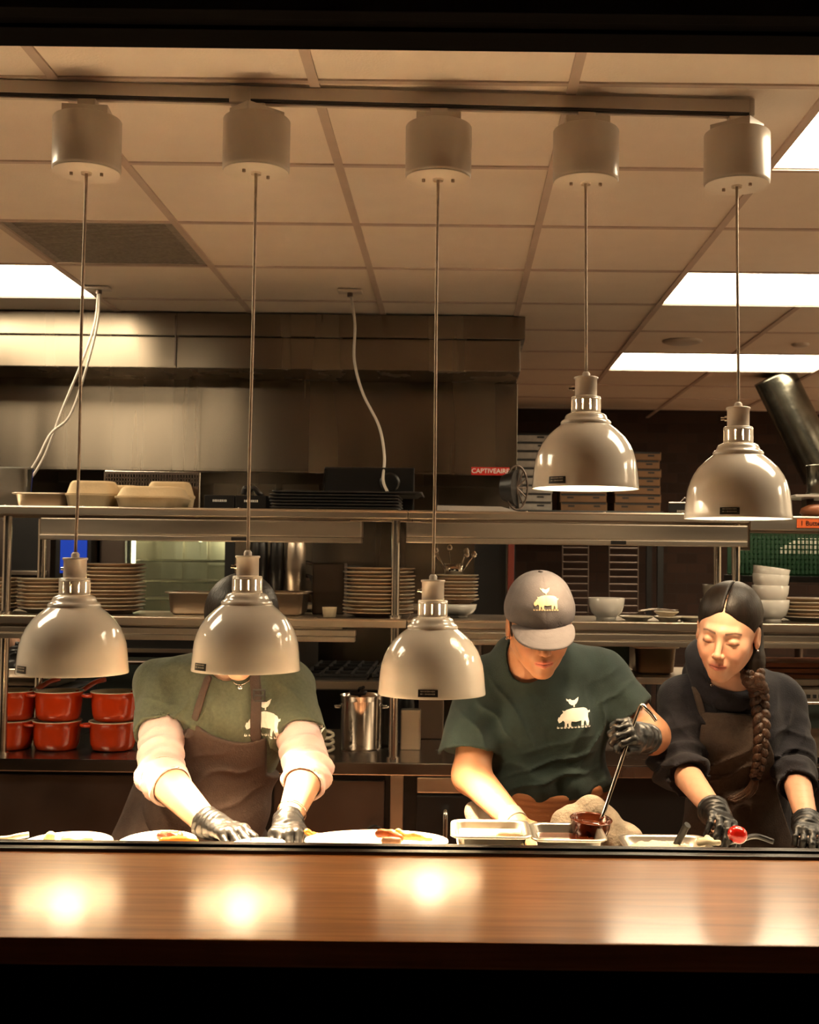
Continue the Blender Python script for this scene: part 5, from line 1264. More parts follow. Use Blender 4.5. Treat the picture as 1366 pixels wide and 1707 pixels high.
# ---------------- left person: brown apron, green grey shirt, head hidden by the lamp
def person1():
    h_c = at(402,1046,3.09); R = rot(.0,.42,.0)
    neck = at(390,1118,3.21); chest = at(378,1215,3.22); belly = at(345,1335,3.26); hip = at(330,1450,3.34)
    sl, el_, wl = at(272,1148,3.22), at(268,1292,3.02), at(345,1372,2.82)
    srr, er, wr = at(478,1148,3.22), at(514,1285,3.02), at(482,1366,2.84)
    root = thing('person', 'person in brown apron and green shirt, face hidden behind the second lamp', 'person', (hip.x, hip.y, 0))
    base = (.42,.25,.17)
    handL = hand_segs(at(350,1374,2.80), V3(at(440,1404,2.66))-V3(at(350,1374,2.80)), (.35,-.35,.85), [(.35,.5,.35),(.4,.5,.35),(.5,.5,.4),(.6,.5,.4)], thumb=-1, s=1.06, tang=.6)
    handR = hand_segs(at(481,1372,2.82), V3(at(474,1398,2.70))-V3(at(481,1372,2.82)), (0,-.6,.8), [(.8,1.0,.6),(.75,1.0,.6),(.7,1.0,.6),(.7,1.0,.6)], thumb=-1, s=1.0, tang=.5)
    def arms(P, o=0.):
        d = smin(rc(P, sl, el_, .056, .050), rc(P, el_, wl, .050, .030), .02)
        e = smin(rc(P, srr, er, .056, .048), rc(P, er, wr, .048, .028), .02)
        return np.minimum(d, e)-o
    def torso(P):
        d = ell(P, chest, (.150,.115,.165), rot(0,.35,0)); d = smin(d, ell(P, belly, (.150,.125,.17), rot(.0,.3,.25)), .06)
        d = smin(d, ell(P, hip, (.165,.13,.14)), .06)
        d = smin(d, rc(P, sl, neck, .060, .060), .05); d = smin(d, rc(P, srr, neck, .060, .060), .05)
        return d
    def body(P):
        d = smin(head_sdf(P, h_c, R), rc(P, V3(h_c)+A(0,.05,-.04), neck, .055, .060), .03)
        d = smin(d, torso(P), .03); d = smin(d, arms(P), .025); d = smin(d, legs(P, hip), .04)
        for sg in (handL, handR): d = smin(d, hand_sdf(P, sg, -.0012), .008)
        return d
    lo, hi = bounds([neck, hip, sl, srr, wl, wr, at(440,1404,2.66)], .14); lo[2] = -.01; hi[2] = h_c.z+.14; lo[1] = 2.58
    me = sdf_mesh(body, lo, hi, .010, fz=(.90, 1.55, .0042), fx=(sl.x-.1, srr.x+.1, .0048), fy=(2.64, 3.2, .0048))
    color(me, lambda P: head_col(P, h_c, R, 1., base)); part('body', me, skin('fair_skin'), root)
    # shirt
    hemL = lambda P: (P-V3(at(258,1232,3.07)))@nrm(V3(el_)-V3(sl)+A(0,0,0))
    uL = nrm(V3(el_)-V3(sl)); uR = nrm(V3(er)-V3(srr)); cL = V3(at(266,1222,3.11)); cR = V3(at(500,1238,3.11))
    def shirt(P):
        a = rc(P, sl, V3(el_)+uL*.0, .072, .071); a = smax(a, (P-cL)@uL, .003)
        a = smax(a, -np.maximum(rc(P, sl, el_, .058, .059), -((P-cL)@uL+.008)), .002)
        b = rc(P, srr, er, .071, .070); b = smax(b, (P-cR)@uR, .003)
        b = smax(b, -np.maximum(rc(P, srr, er, .058, .058), -((P-cR)@uR+.008)), .002)
        t_ = torso(P)-.012
        d = smin(t_, np.minimum(a, b), .03)
        f = .006*wob(P, 22, .4)+.0035*wob(P*A(1.6,1,.7), 45, 2.)
        f += .008*np.sin(((P-cL)@nrm((.6,0,.8)))*70+2*wob(P, 14, 1.))*np.exp(-(np.linalg.norm(P-V3(at(330,1200,3.1)), axis=1)/.11)**2)
        f += crease(P, at(318,1205,3.1), .10, (.7,0,-.7), 52, .007, .3)+crease(P, at(470,1205,3.1), .09, (-.6,0,-.8), 55, .010, 1.3)+crease(P, at(395,1215,3.08), .09, (1,0,.25), 48, .006, 2.3)+crease(P, at(250,1195,3.1), .06, (.1,0,1), 60, .006, 3.3)
        d = d+f
        d = smax(d, -(rc(P, V3(h_c)+A(0,.03,-.02), V3(neck)+A(0,-.050,.015), .058, .052)), .006)
        d = smax(d, (belly.z-.13)-P[:,2], .004)
        return d
    lo2, hi2 = bounds([sl, srr, neck, belly, el_, er], .12)
    M['shirt1'] = mat('heather_green_shirt', (.075,.085,.055), .9, var=.14, vscale=120, bump=.25, bscale=350, sheen=.05)
    so, _ = sdf_part('t_shirt', shirt, lo2, hi2, .0042, M['shirt1'], root)
    # pale undershirt sleeves, pushed up to the forearm
    for nm, s_, e_, w__, c_, u_, endf in (('undershirt_sleeve', sl, el_, wl, cL, uL, .26), ('undershirt_sleeve', srr, er, wr, cR, uR, .30)):
        u2 = nrm(V3(w__)-V3(e_)); ce = V3(e_)+(V3(w__)-V3(e_))*endf
        def fs(P, s_=s_, e_=e_, w__=w__, c_=c_, u_=u_, u2=u2, ce=ce):
            a = smin(rc(P, s_, e_, .0575, .0570), rc(P, e_, w__, .0570, .040), .012)
            al = (P-V3(e_))@nrm(u_+u2)
            a = a+.0042*np.sin(al*150+2.5*wob(P, 30, .7))*np.exp(-((al)/.09)**2)+.001*wob(P, 70, .2)
            a = a+crease(P, e_, .085, nrm(u_+u2), 85, .010, .7)
            a = smax(a, (P-ce)@u2, .003); a = smax(a, -((P-c_)@u_+.03), .003)
            return smax(a, -np.maximum(smin(rc(P, s_, e_, .0530, .0510), rc(P, e_, w__, .0520, .030), .02), -((P-ce)@u2+.012)), .002)
        l_, h_ = bounds([e_, c_, ce], .09)
        M.setdefault('under', mat('pale_pink_knit', (.58,.45,.45), .85, var=.05, bump=.2, bscale=260))
        sdf_part(nm, fs, l_, h_, .0032, M['under'], root, 'pale pink long sleeve pushed up')
    glove(root, handL, at(350,1374,2.80), V3(at(440,1404,2.66))-V3(at(350,1374,2.80)), .022, lab='black glove over the left hand in the picture', seed=.5)
    glove(root, handR, at(481,1372,2.82), V3(at(474,1398,2.70))-V3(at(481,1372,2.82)), .010, lab='black glove over the right hand in the picture', seed=1.5)
    # hair
    def hair(P):
        q = (P-V3(h_c))@R
        d = ell(q, (0,.022,.036), (.094,.108,.096)); d = smin(d, ell(q, (0,.105,-.02), (.055,.045,.055)), .03)
        d = smax(d, -smax(ell(q, (0,-.085,-.045), (.068,.07,.112)), -(q[:,1]+.02)*0-1, .001), .01)
        return d+.0005*np.sin(q[:,0]*900+q[:,1]*200+2*wob(q, 60, .3))
    sdf_part('hair', hair, V3(h_c)-.17, V3(h_c)+.17, .004, M['hair'], root)
    # apron: bib, skirt, straps
    M['apron1'] = mat('brown_apron', (.058,.035,.027), .85, var=.12, vscale=60, bump=.35, bscale=260)
    tp = torso
    P2 = lambda px, py: at(px, py, 3.05)
    A1 = [P2(x,y) for x, y in ((318,1208),(345,1228),(378,1240),(405,1243),(432,1238))]   # top hem of the bib
    def apron(P):
        t_ = tp(P); d = t_-.0235+.0045*wob(P, 24, .4)*.8+.0022*wob(P, 45, 3.)+crease(P, at(370,1300,3.1), .10, (.4,0,-.9), 45, .010, .3)
        u = P[:,0]; z = P[:,2]
        top = np.interp(u, [a.x for a in A1], [a.z for a in A1])
        lx = np.interp(z, [P2(0,1400).z, P2(0,1330).z, P2(0,1270).z, P2(0,1240).z, P2(0,1200).z], [P2(120,1400).x, P2(190,1330).x, P2(255,1270).x, P2(285,1240).x, P2(312,1205).x])
        rx = np.interp(z, [P2(0,1400).z, P2(0,1330).z, P2(0,1300).z, P2(0,1240).z], [P2(520,1400).x, P2(475,1330).x, P2(432,1300).x, P2(436,1240).x])
        d = smax(d, z-top, .003); d = smax(d, lx-u, .003); d = smax(d, u-rx, .003); d = smax(d, P[:,1]-chest.y-.06, .003)
        st = np.abs(z-top+.016); d = d-.0016*np.exp(-((st-.0)/.003)**2)*0+.0012*np.exp(-(st/.0022)**2)
        return d
    lo3, hi3 = bounds([belly, hip, chest], .20); lo3[2] = .62; hi3[2] = P2(0,1195).z
    ao, _ = sdf_part('apron_bib', apron, lo3, hi3, .0045, M['apron1'], root)
    def skirt(P):
        c = V3(hip); k = np.clip((P2(0,1300).z-P[:,2])/.25, 0, 1)
        q = P-A(c[0]-.02, c[1]-.01, 0); rx_ = .135+.095*k; ry_ = .125+.05*k
        d = (np.sqrt((q[:,0]/rx_)**2+(q[:,1]/ry_)**2)-1)*np.minimum(rx_, ry_)
        d = d+.006*np.sin(np.arctan2(q[:,0], -q[:,1])*11+2*wob(P, 8, .5))*k+.003*wob(P, 30, .2)
        d = smax(d, P[:,2]-P2(0,1300).z, .03); d = smax(d, .45-P[:,2], .004)
        return smax(d, P[:,1]-c[1]-.10, .004)
    sdf_part('apron_skirt', skirt, A(hip.x-.32, hip.y-.25, .44), A(hip.x+.30, hip.y+.16, P2(0,1280).z), .007, M['apron1'], root)
    def strap(pts, w_, nm, parent=ao):
        pp = [at(x, y, 3.05) for x, y in pts]
        def f(P):
            d = None
            for a, b in zip(pp[:-1], pp[1:]):
                a2 = V3(a); b2 = V3(b); ba = (b2-a2)[[0,2]]; pa = (P-a2)[:,[0,2]]; t_ = np.clip(pa@ba/float(ba@ba), 0, 1)
                x = np.linalg.norm(pa-t_[:,None]*ba, axis=1)-w_; d = x if d is None else np.minimum(d, x)
            s_ = smin(tp(P), np.minimum(rc(P, sl, el_, .059, .055), rc(P, srr, er, .058, .05)), .03)-.0205+.0045*wob(P, 26, .4)
            d = smax(d, s_, .002)
            return smax(d, P[:,1]-3.26, .002)
        l_, h_ = bounds([*pp], .03); l_[1] = 2.9; h_[1] = 3.26
        return sdf_part(nm, f, l_, h_, .003, M['apron1'], root)
    strap([(338,1136),(328,1170),(312,1226)], .0095, 'neck_strap'); strap([(416,1135),(420,1165),(420,1236)], .0125, 'neck_strap')
    bm = nb(); c = at(420,1167,3.0)
    # buckle and pendant are laid on the shirt
    bvh = BVHTree.FromPolygons([tuple(v.co) for v in so.data.vertices], [tuple(p.vertices) for p in so.data.polygons]); ofs = Vector(root.location)
    def onshirt(px, py, off=.003):
        c_ = at(px, py, 3.0); h_ = bvh.ray_cast(Vector((c_.x, 0, c_.z))-ofs, Vector((0,1,0)))
        return (h_[0]+ofs-Vector((0,off,0))) if h_[0] is not None else c_
    c = onshirt(420,1168,.018); bm = nb()
    for dz in (-.014, 0, .014): box(bm, c+Vector((0,0,dz)), (.030,.004,.0045), bev=.001)
    for dx in (-.014, .014): box(bm, c+Vector((dx,0,0)), (.0045,.004,.032), bev=.001)
    part('strap_buckle', bm, M['label'], root)
    pts = [onshirt(358,1126,.004), onshirt(366,1137,.004), onshirt(376,1145,.004), onshirt(387,1150,.004), onshirt(399,1145,.004), onshirt(408,1136,.004), onshirt(414,1127,.004)]
    bm = nb(); tube(bm, spline(pts, 8), .0012, 6); nk = part('necklace', bm, M['chrome'], root)
    c = onshirt(387,1154,.006); bm = nb(); lathe(bm, [(0,-.002),(.0065,-.0012),(.0070,0),(.0065,.0012),(0,.002)], (0,0,0), n=20); bm.transform(Matrix.Translation(c) @ Matrix.Rotation(PI/2, 4, 'X')); part('pendant', bm, M['chrome'], nk)
    # emblem, partly behind the strap
    c = at(436,1214,3.05); s_ = W2(66,3.05)
    RP = [(max(u, -.12) if True else u, v) for u, v in PIG]
    project(root, [PIG, HEN]+GRASS, so, lambda u, v: (c.x+(u-.02)*s_*.96, c.z+(v-.0)*s_*1.0), name='printed_emblem')
    # small white cuff text
    tm = text_mesh('YOU', .014, 0)
    bvh2 = bvh
    for v in tm.verts:
        p_ = at(526,1221,3.0); h_ = bvh.ray_cast(Vector((p_.x+v.co.x, 0, p_.z+v.co.y))-ofs, Vector((0,1,0)))
        v.co = (h_[0]+ofs-Vector((0,.0012,0))) if h_[0] is not None else Vector((p_.x+v.co.x, 3.0, p_.z+v.co.y))
    part('sleeve_print', tm, M['whiteprint'], so)
    # bracelet
    cW = V3(er)+(V3(wr)-V3(er))*.86; dW = nrm(V3(wr)-V3(er)); a_ = nrm(np.cross(dW, A(0,1,0))); b_ = np.cross(dW, a_)
    bm = nb(); tube(bm, [Vector(cW+(a_*math.cos(k*PI/12)+b_*math.sin(k*PI/12))*.0345) for k in range(25)], .0012, 6, caps=False); part('bracelet', bm, M['chrome'], root)
person1()

# ---------------- middle person: grey cap, dark green shirt, holding the ladle
LT, LB = at(1064,1186,2.885), at(1008,1352,2.775)     # ladle handle top and bottom
def person2():
    h_c = at(900,1044,3.02); R = rot(.08,.27,-.02)
    neck = at(880,1103,3.15); chest = at(905,1195,3.19); belly = at(908,1290,3.20); hip = at(908,1420,3.22)
    sl, el_, wl = at(806,1140,3.19), at(786,1292,3.06), at(866,1378,2.84)
    srr, er, wr = at(1005,1128,3.19), at(1086,1226,3.10), at(1072,1230,2.95)
    root = thing('person', 'person in grey cap and dark green shirt looking down and lifting a ladle', 'person', (hip.x, hip.y, 0))
    base = (.42,.205,.115)
    WR_ = at(1074,1230,2.93); DR = V3(at(1046,1214,2.855))-V3(WR_)
    handR = hand_segs(WR_, DR, (.45,-.65,.62), [(.9,1.1,.7),(.9,1.15,.7),(.85,1.15,.7),(.8,1.1,.7)], thumb=-1, s=.92, tang=.5, tcurl=(.5,.4))
    WL_ = wl; DL = V3(at(905,1402,2.80))-V3(WL_)
    handL = hand_segs(WL_, DL, (0,-.5,.8), [(.4,.5,.3)]*4, thumb=-1, s=.95)
    def arms(P):
        d = smin(rc(P, sl, el_, .052, .047), rc(P, el_, wl, .047, .027), .02)
        e = smin(rc(P, srr, er, .052, .046), rc(P, er, wr, .047, .030), .02)
        return np.minimum(d, e)
    def torso(P):
        d = ell(P, chest, (.150,.112,.16)); d = smin(d, ell(P, belly, (.148,.125,.15)), .06); d = smin(d, ell(P, hip, (.160,.125,.15)), .06)
        d = smin(d, rc(P, sl, neck, .056, .056), .05); d = smin(d, rc(P, srr, neck, .056, .056), .05)
        d = smin(d, ell(P, at(960,1205,3.13), (.06,.055,.06)), .05); d = smin(d, ell(P, at(858,1210,3.13), (.06,.055,.06)), .05)
        return d
    def body(P):
        d = smin(head_sdf(P, h_c, R), rc(P, V3(h_c)+A(-.01,.045,-.04), neck, .052, .058), .03)
        d = smin(d, torso(P), .03); d = smin(d, arms(P), .025); d = smin(d, legs(P, hip), .04)
        for sg in (handL, handR): d = smin(d, hand_sdf(P, sg, -.0012 if sg is handR else 0.), .008)
        return d
    lo, hi = bounds([neck, hip, sl, srr, wl, er, wr, at(905,1402,2.80), at(1046,1214,2.85)], .12); lo[2] = -.01; hi[2] = h_c.z+.14
    me = sdf_mesh(body, lo, hi, .010, fx=(h_c.x-.08, h_c.x+.08, .0024), fy=(h_c.y-.13, h_c.y-.02, .0024), fz=(h_c.z-.13, h_c.z+.02, .0022))
    color(me, lambda P: head_col(P, h_c, R, 1., base, brow=A(.03,.015,.01))); part('body', me, skin('tan_skin'), root)
    uL = nrm(V3(el_)-V3(sl)); uR = nrm(V3(er)-V3(srr)); cL = V3(at(776,1256,3.08)); cR = V3(at(1062,1194,3.13))
    def shirt(P):
        slv = V3(sl); f1 = slv+uL*.30
        a = rc(P, slv, V3(sl)+(V3(el_)-V3(sl))*.95+A(-.016,0,0), .064, .078); a = smax(a, (P-cL)@nrm(uL+A(.12,0,-.25)), .003)
        a = smax(a, -np.maximum(rc(P, slv, V3(sl)+(V3(el_)-V3(sl))*.95+A(-.016,0,0), .058, .072), -((P-cL)@nrm(uL+A(.12,0,-.25))+.012)), .002)
        b = rc(P, srr, er, .065, .066); b = smax(b, (P-cR)@nrm(uR+A(.5,0,-.1)), .003); b = smax(b, -np.maximum(rc(P, srr, er, .050, .052), -((P-cR)@nrm(uR+A(.5,0,-.1))+.008)), .002)
        t_ = torso(P)-.014
        k = np.exp(-((P[:,2]-at(905,1312,3.1).z)/.035)**2); t_ = t_-.016*k*(1+.3*np.sin(P[:,0]*60+3*wob(P,12,.3)))
        d = smin(t_, np.minimum(a, b), .03)
        f = .0060*wob(P, 20, 1.4)+.0034*wob(P*A(1.6,1,.7), 42, 2.6)
        f += .009*np.sin((P@nrm((.75,0,.6)))*62+2.5*wob(P, 12, 1.))*np.exp(-(np.linalg.norm((P-V3(at(935,1308,3.08)))*A(.5,1,1.4), axis=1)/.075)**2)
        f += .006*np.sin((P@nrm((-.5,0,.8)))*75+2*wob(P, 12, 2.))*np.exp(-(np.linalg.norm(P-V3(at(812,1190,3.1)), axis=1)/.08)**2)
        f += .006*np.sin((P@nrm((.8,0,.4)))*70+2*wob(P, 12, 3.))*np.exp(-(np.linalg.norm(P-V3(at(1000,1200,3.1)), axis=1)/.08)**2)
        f += crease(P, at(930,1305,3.06), .10, (.35,0,-1), 62, .014, .3)+crease(P, at(828,1200,3.08), .08, (.8,0,.5), 55, .011, 1.3)+crease(P, at(990,1225,3.08), .08, (-.9,0,.4), 52, .010, 2.3)+crease(P, at(1035,1160,3.1), .06, (.5,0,-.8), 60, .007, 3.3)+crease(P, at(860,1290,3.08), .08, (.2,0,-1), 50, .009, 4.3)
        d = d+f
        d = smax(d, -(rc(P, V3(h_c)+A(-.01,.03,-.02), V3(neck)+A(0,-.04,.0), .062, .058)), .006)
        hem = at(905,1334,3.1).z+.35*(P[:,0]-belly.x)**2*1.5
        return smax(d, hem-P[:,2], .004)
    lo2, hi2 = bounds([sl, srr, neck, belly, el_, er], .125)
    M['shirt2'] = mat('dark_green_shirt', (.0095,.0225,.0205), .88, var=.14, vscale=20, bump=.2, bscale=350, sheen=.05)
    so, _ = sdf_part('t_shirt', shirt, lo2, hi2, .0040, M['shirt2'], root)
    def collar(P):
        c0 = V3(neck)+A(0,-.008,.014); q = (P-c0)@rot(0,.45,0); rr = np.sqrt((q[:,0]/.069)**2+(q[:,1]/.066)**2)
        return np.sqrt(((rr-1)*.066)**2+(np.maximum(np.abs(q[:,2])-.007, 0))**2)-.0030
    sdf_part('neck_band', collar, V3(neck)-.11, V3(neck)+.11, .0028, M['shirt2'], root)
    # apron waistband and skirt
    M['apron2'] = mat('rust_apron', (.30,.115,.045), .8, var=.25, vscale=14, stretch=(.3,1,6), bump=.3, bscale=200)
    def apron(P):
        d = torso(P)-.024+.002*wob(P, 30, .5)+.0012*np.sin(P[:,2]*420+3*wob(P, 18, .2)); top = at(905,1322,3.1).z+1.2*(P[:,0]-belly.x)**2
        return smax(smax(d, P[:,2]-top, .004), .55-P[:,2], .004)
    sdf_part('waist_apron', apron, A(hip.x-.24, hip.y-.22, .54), A(hip.x+.24, hip.y+.2, at(0,1300,3.1).z+.02), .0055, M['apron2'], root)
    # towels tucked at the waist
    M['towel'] = mat('white_towel', (.48,.40,.31), .95, var=.12, vscale=50, bump=.7, bscale=160)
    def tow(P):
        d = rc(P, at(940,1366,2.98), at(985,1352,2.98), .030, .034); d = smin(d, rc(P, at(985,1352,2.98), at(1040,1400,2.94), .034, .040), .02); d = smin(d, rc(P, at(1010,1368,2.98), at(1060,1420,2.94), .03, .03), .02)
        d = smin(d, rc(P, at(935,1385,2.97), at(990,1400,2.95), .030, .036), .02)
        return d+.005*wob(P, 50, .3)+.0025*wob(P, 110, 1.)
    sdf_part('tucked_towel', tow, V3(at(900,1460,2.94))-.06, V3(at(1085,1320,2.98))+.06, .004, M['towel'], root, 'white towel bundled at the waist')
    def tow2(P):
        d = rc(P, at(790,1352,3.05), at(812,1388,3.04), .026, .03); return d+.004*wob(P, 55, .9)
    sdf_part('towel_end', tow2, V3(at(780,1420,3.0))-.05, V3(at(830,1330,3.08))+.05, .004, mat('grey_towel', (.30,.24,.19), .95, bump=.5, bscale=200), root, 'greyish towel end behind the forearm')
    # wrist bandage on the left forearm
    uF = nrm(V3(wl)-V3(el_)); cF = V3(at(845,1360,2.90))
    def cuffb(P): return smax(rc(P, el_, wl, .0485, .0292), np.abs((P-V3(wl)+uF*.030)@uF)-.018, .002)
    sdf_part('wrist_tattoo_band', cuffb, V3(wl)-.09, V3(wl)+.07, .0025, mat('grey_wrist_band', (.20,.19,.16), .8, var=.3), root, 'grey band round the wrist')
    glove(root, handR, WR_, DR, .022, lab='black glove gripping the ladle', seed=2.5)
    # cap
    M['cap'] = mat('grey_cap_cloth', (.125,.110,.113), .9, var=.06, vscale=60, bump=.2, bscale=420)
    def cap(P):
        q = (P-V3(h_c))@R
        d = ell(q, (0,.012,.040), (.0885,.104,.098)); d = smax(d, .022-.10*(q[:,1]+.02)*.0-q[:,2]+.015*np.clip(q[:,1]*8,-1,1)*0, .003)
        an = np.arctan2(q[:,0], -(q[:,1]-.012)); 
        for k in (0, PI/3, -PI/3, 2*PI/3, -2*PI/3, PI): 
            dd = np.abs((an-k+PI) % (2*PI)-PI); d = d+.0008*np.exp(-(dd/.03)**2)*(q[:,2] > .04)
        d = d+.0012*wob(P, 70, .2)
        return smax(d, -smax(ell(q, (0,.012,.036), (.0835,.099,.091)), -1-q[:,2]*0, .001), .002)
    co_, _ = sdf_part('cap', cap, V3(h_c)-.16, V3(h_c)+.17, .0028, M['cap'], root)
    def brim(P):
        q = (P-V3(h_c))@R
        # curved visor: a shallow dome sector ahead of the forehead, dipping to the front and sides
        u = q[:,0]; v = -(q[:,1]+.060)
        zs = .034-.42*np.clip(v, 0, 1)-3.3*u*u
        outl = (np.sqrt((u/.078)**2+(np.maximum(v,-.03)/.098)**2)-1)*.075
        d = smax(np.abs(q[:,2]-zs)*.85-.0024, outl, .002); d = smax(d, -(ell(q, (0,.012,.036), (.083,.0985,.12))), .002); d = smax(d, -(v+.02), .002)
        st = np.abs((np.sqrt((u/.078)**2+(v/.112)**2)*.075 % .012)-.006); return d+.0003*np.exp(-(st/.0012)**2)
    sdf_part('cap_brim', brim, V3(h_c)-.21, V3(h_c)+.12, .0024, M['cap'], co_)
    tb = V3(h_c)+R@A(0,.010,.139)
    bm = nb(); lathe(bm, [(0,-.003),(.0065,-.001),(.005,.003),(0,.0045)], Vector(tb), n=16); part('cap_button', bm, M['cap'], co_)
    c = at(912,1007,2.9); s_ = W2(41,2.92)
    project(root, EMB, co_, lambda u, v: (c.x+u*s_, c.z+v*s_-.1*u*s_*0), name='printed_emblem', m=mat('gold_print', (.85,.62,.34), .5, var=.1))
    c = at(958,1199,3.05); s_ = W2(54,3.06)
    project(root, EMB, so, lambda u, v: (c.x+u*s_, c.z+(v+.07*u)*s_*.98), name='printed_emblem')
    # short dark hair below the cap
    def hair(P):
        q = (P-V3(h_c))@R; d = ell(q, (0,.026,.010), (.0800,.094,.085))
        d = smax(d, -(q[:,1]+.010+.25*(q[:,2])), .004); d = smax(d, q[:,2]-.032, .003); return smax(d, -(q[:,2]+.070), .01)
    sdf_part('hair', hair, V3(h_c)-.14, V3(h_c)+.14, .003, M['hair'], root)
    e = V3(h_c)+R@A(-.082,.004,-.034); bm = nb(); bmesh.ops.create_uvsphere(bm, u_segments=12, v_segments=8, radius=.003); bm.transform(Matrix.Translation(Vector(e))); part('earring', bm, M['chrome'], root)
    e = V3(h_c)+R@A(-.080,-.002,-.026); bm = nb(); bmesh.ops.create_uvsphere(bm, u_segments=12, v_segments=8, radius=.002); bm.transform(Matrix.Translation(Vector(e))); part('earring', bm, M['chrome'], root)
person2()
# ladle
t = thing('ladle', 'long steel ladle full of brown sauce, held over the right sauce pan', 'ladle', tuple(at(985,1385,2.76)))
cu = at(986,1366,2.76); d_ = (LT-LB).normalized()
bm = nb(); tube(bm, spline([LB+Vector((-.008,0,-.018)), LB, LB+(LT-LB)*.5, LT, LT+d_*.012+Vector((.008,0,.004)), LT+Vector((.018,.0,.008)), LT+Vector((.032,0,-.006)), LT+Vector((.044,0,-.022))], 8), .0045, 10); part('handle', bm, M['chrome'], t)
bm = nb(); lathe(bm, [(0,-.050),(.022,-.048),(.038,-.036),(.045,-.015),(.047,.0),(.0485,.0015),(.047,.003),(.0445,0),(.041,-.015),(.034,-.033),(.020,-.044),(0,-.046)], (0,0,0), n=40, rot=(.10,.06,0)); bm.transform(Matrix.Translation(cu)); 
bp = part('cup', bm, mat('sauced_steel', (.16,.035,.012), .15, .3, var=.6, vscale=30, coat=1.), t)
bm = nb(); lathe(bm, [(0,-.004),(.042,-.005),(.0435,-.008),(0,-.02)], (0,0,0), n=36, rot=(.10,.06,0)); bm.transform(Matrix.Translation(cu)); part('sauce', bm, F_sauce, t)

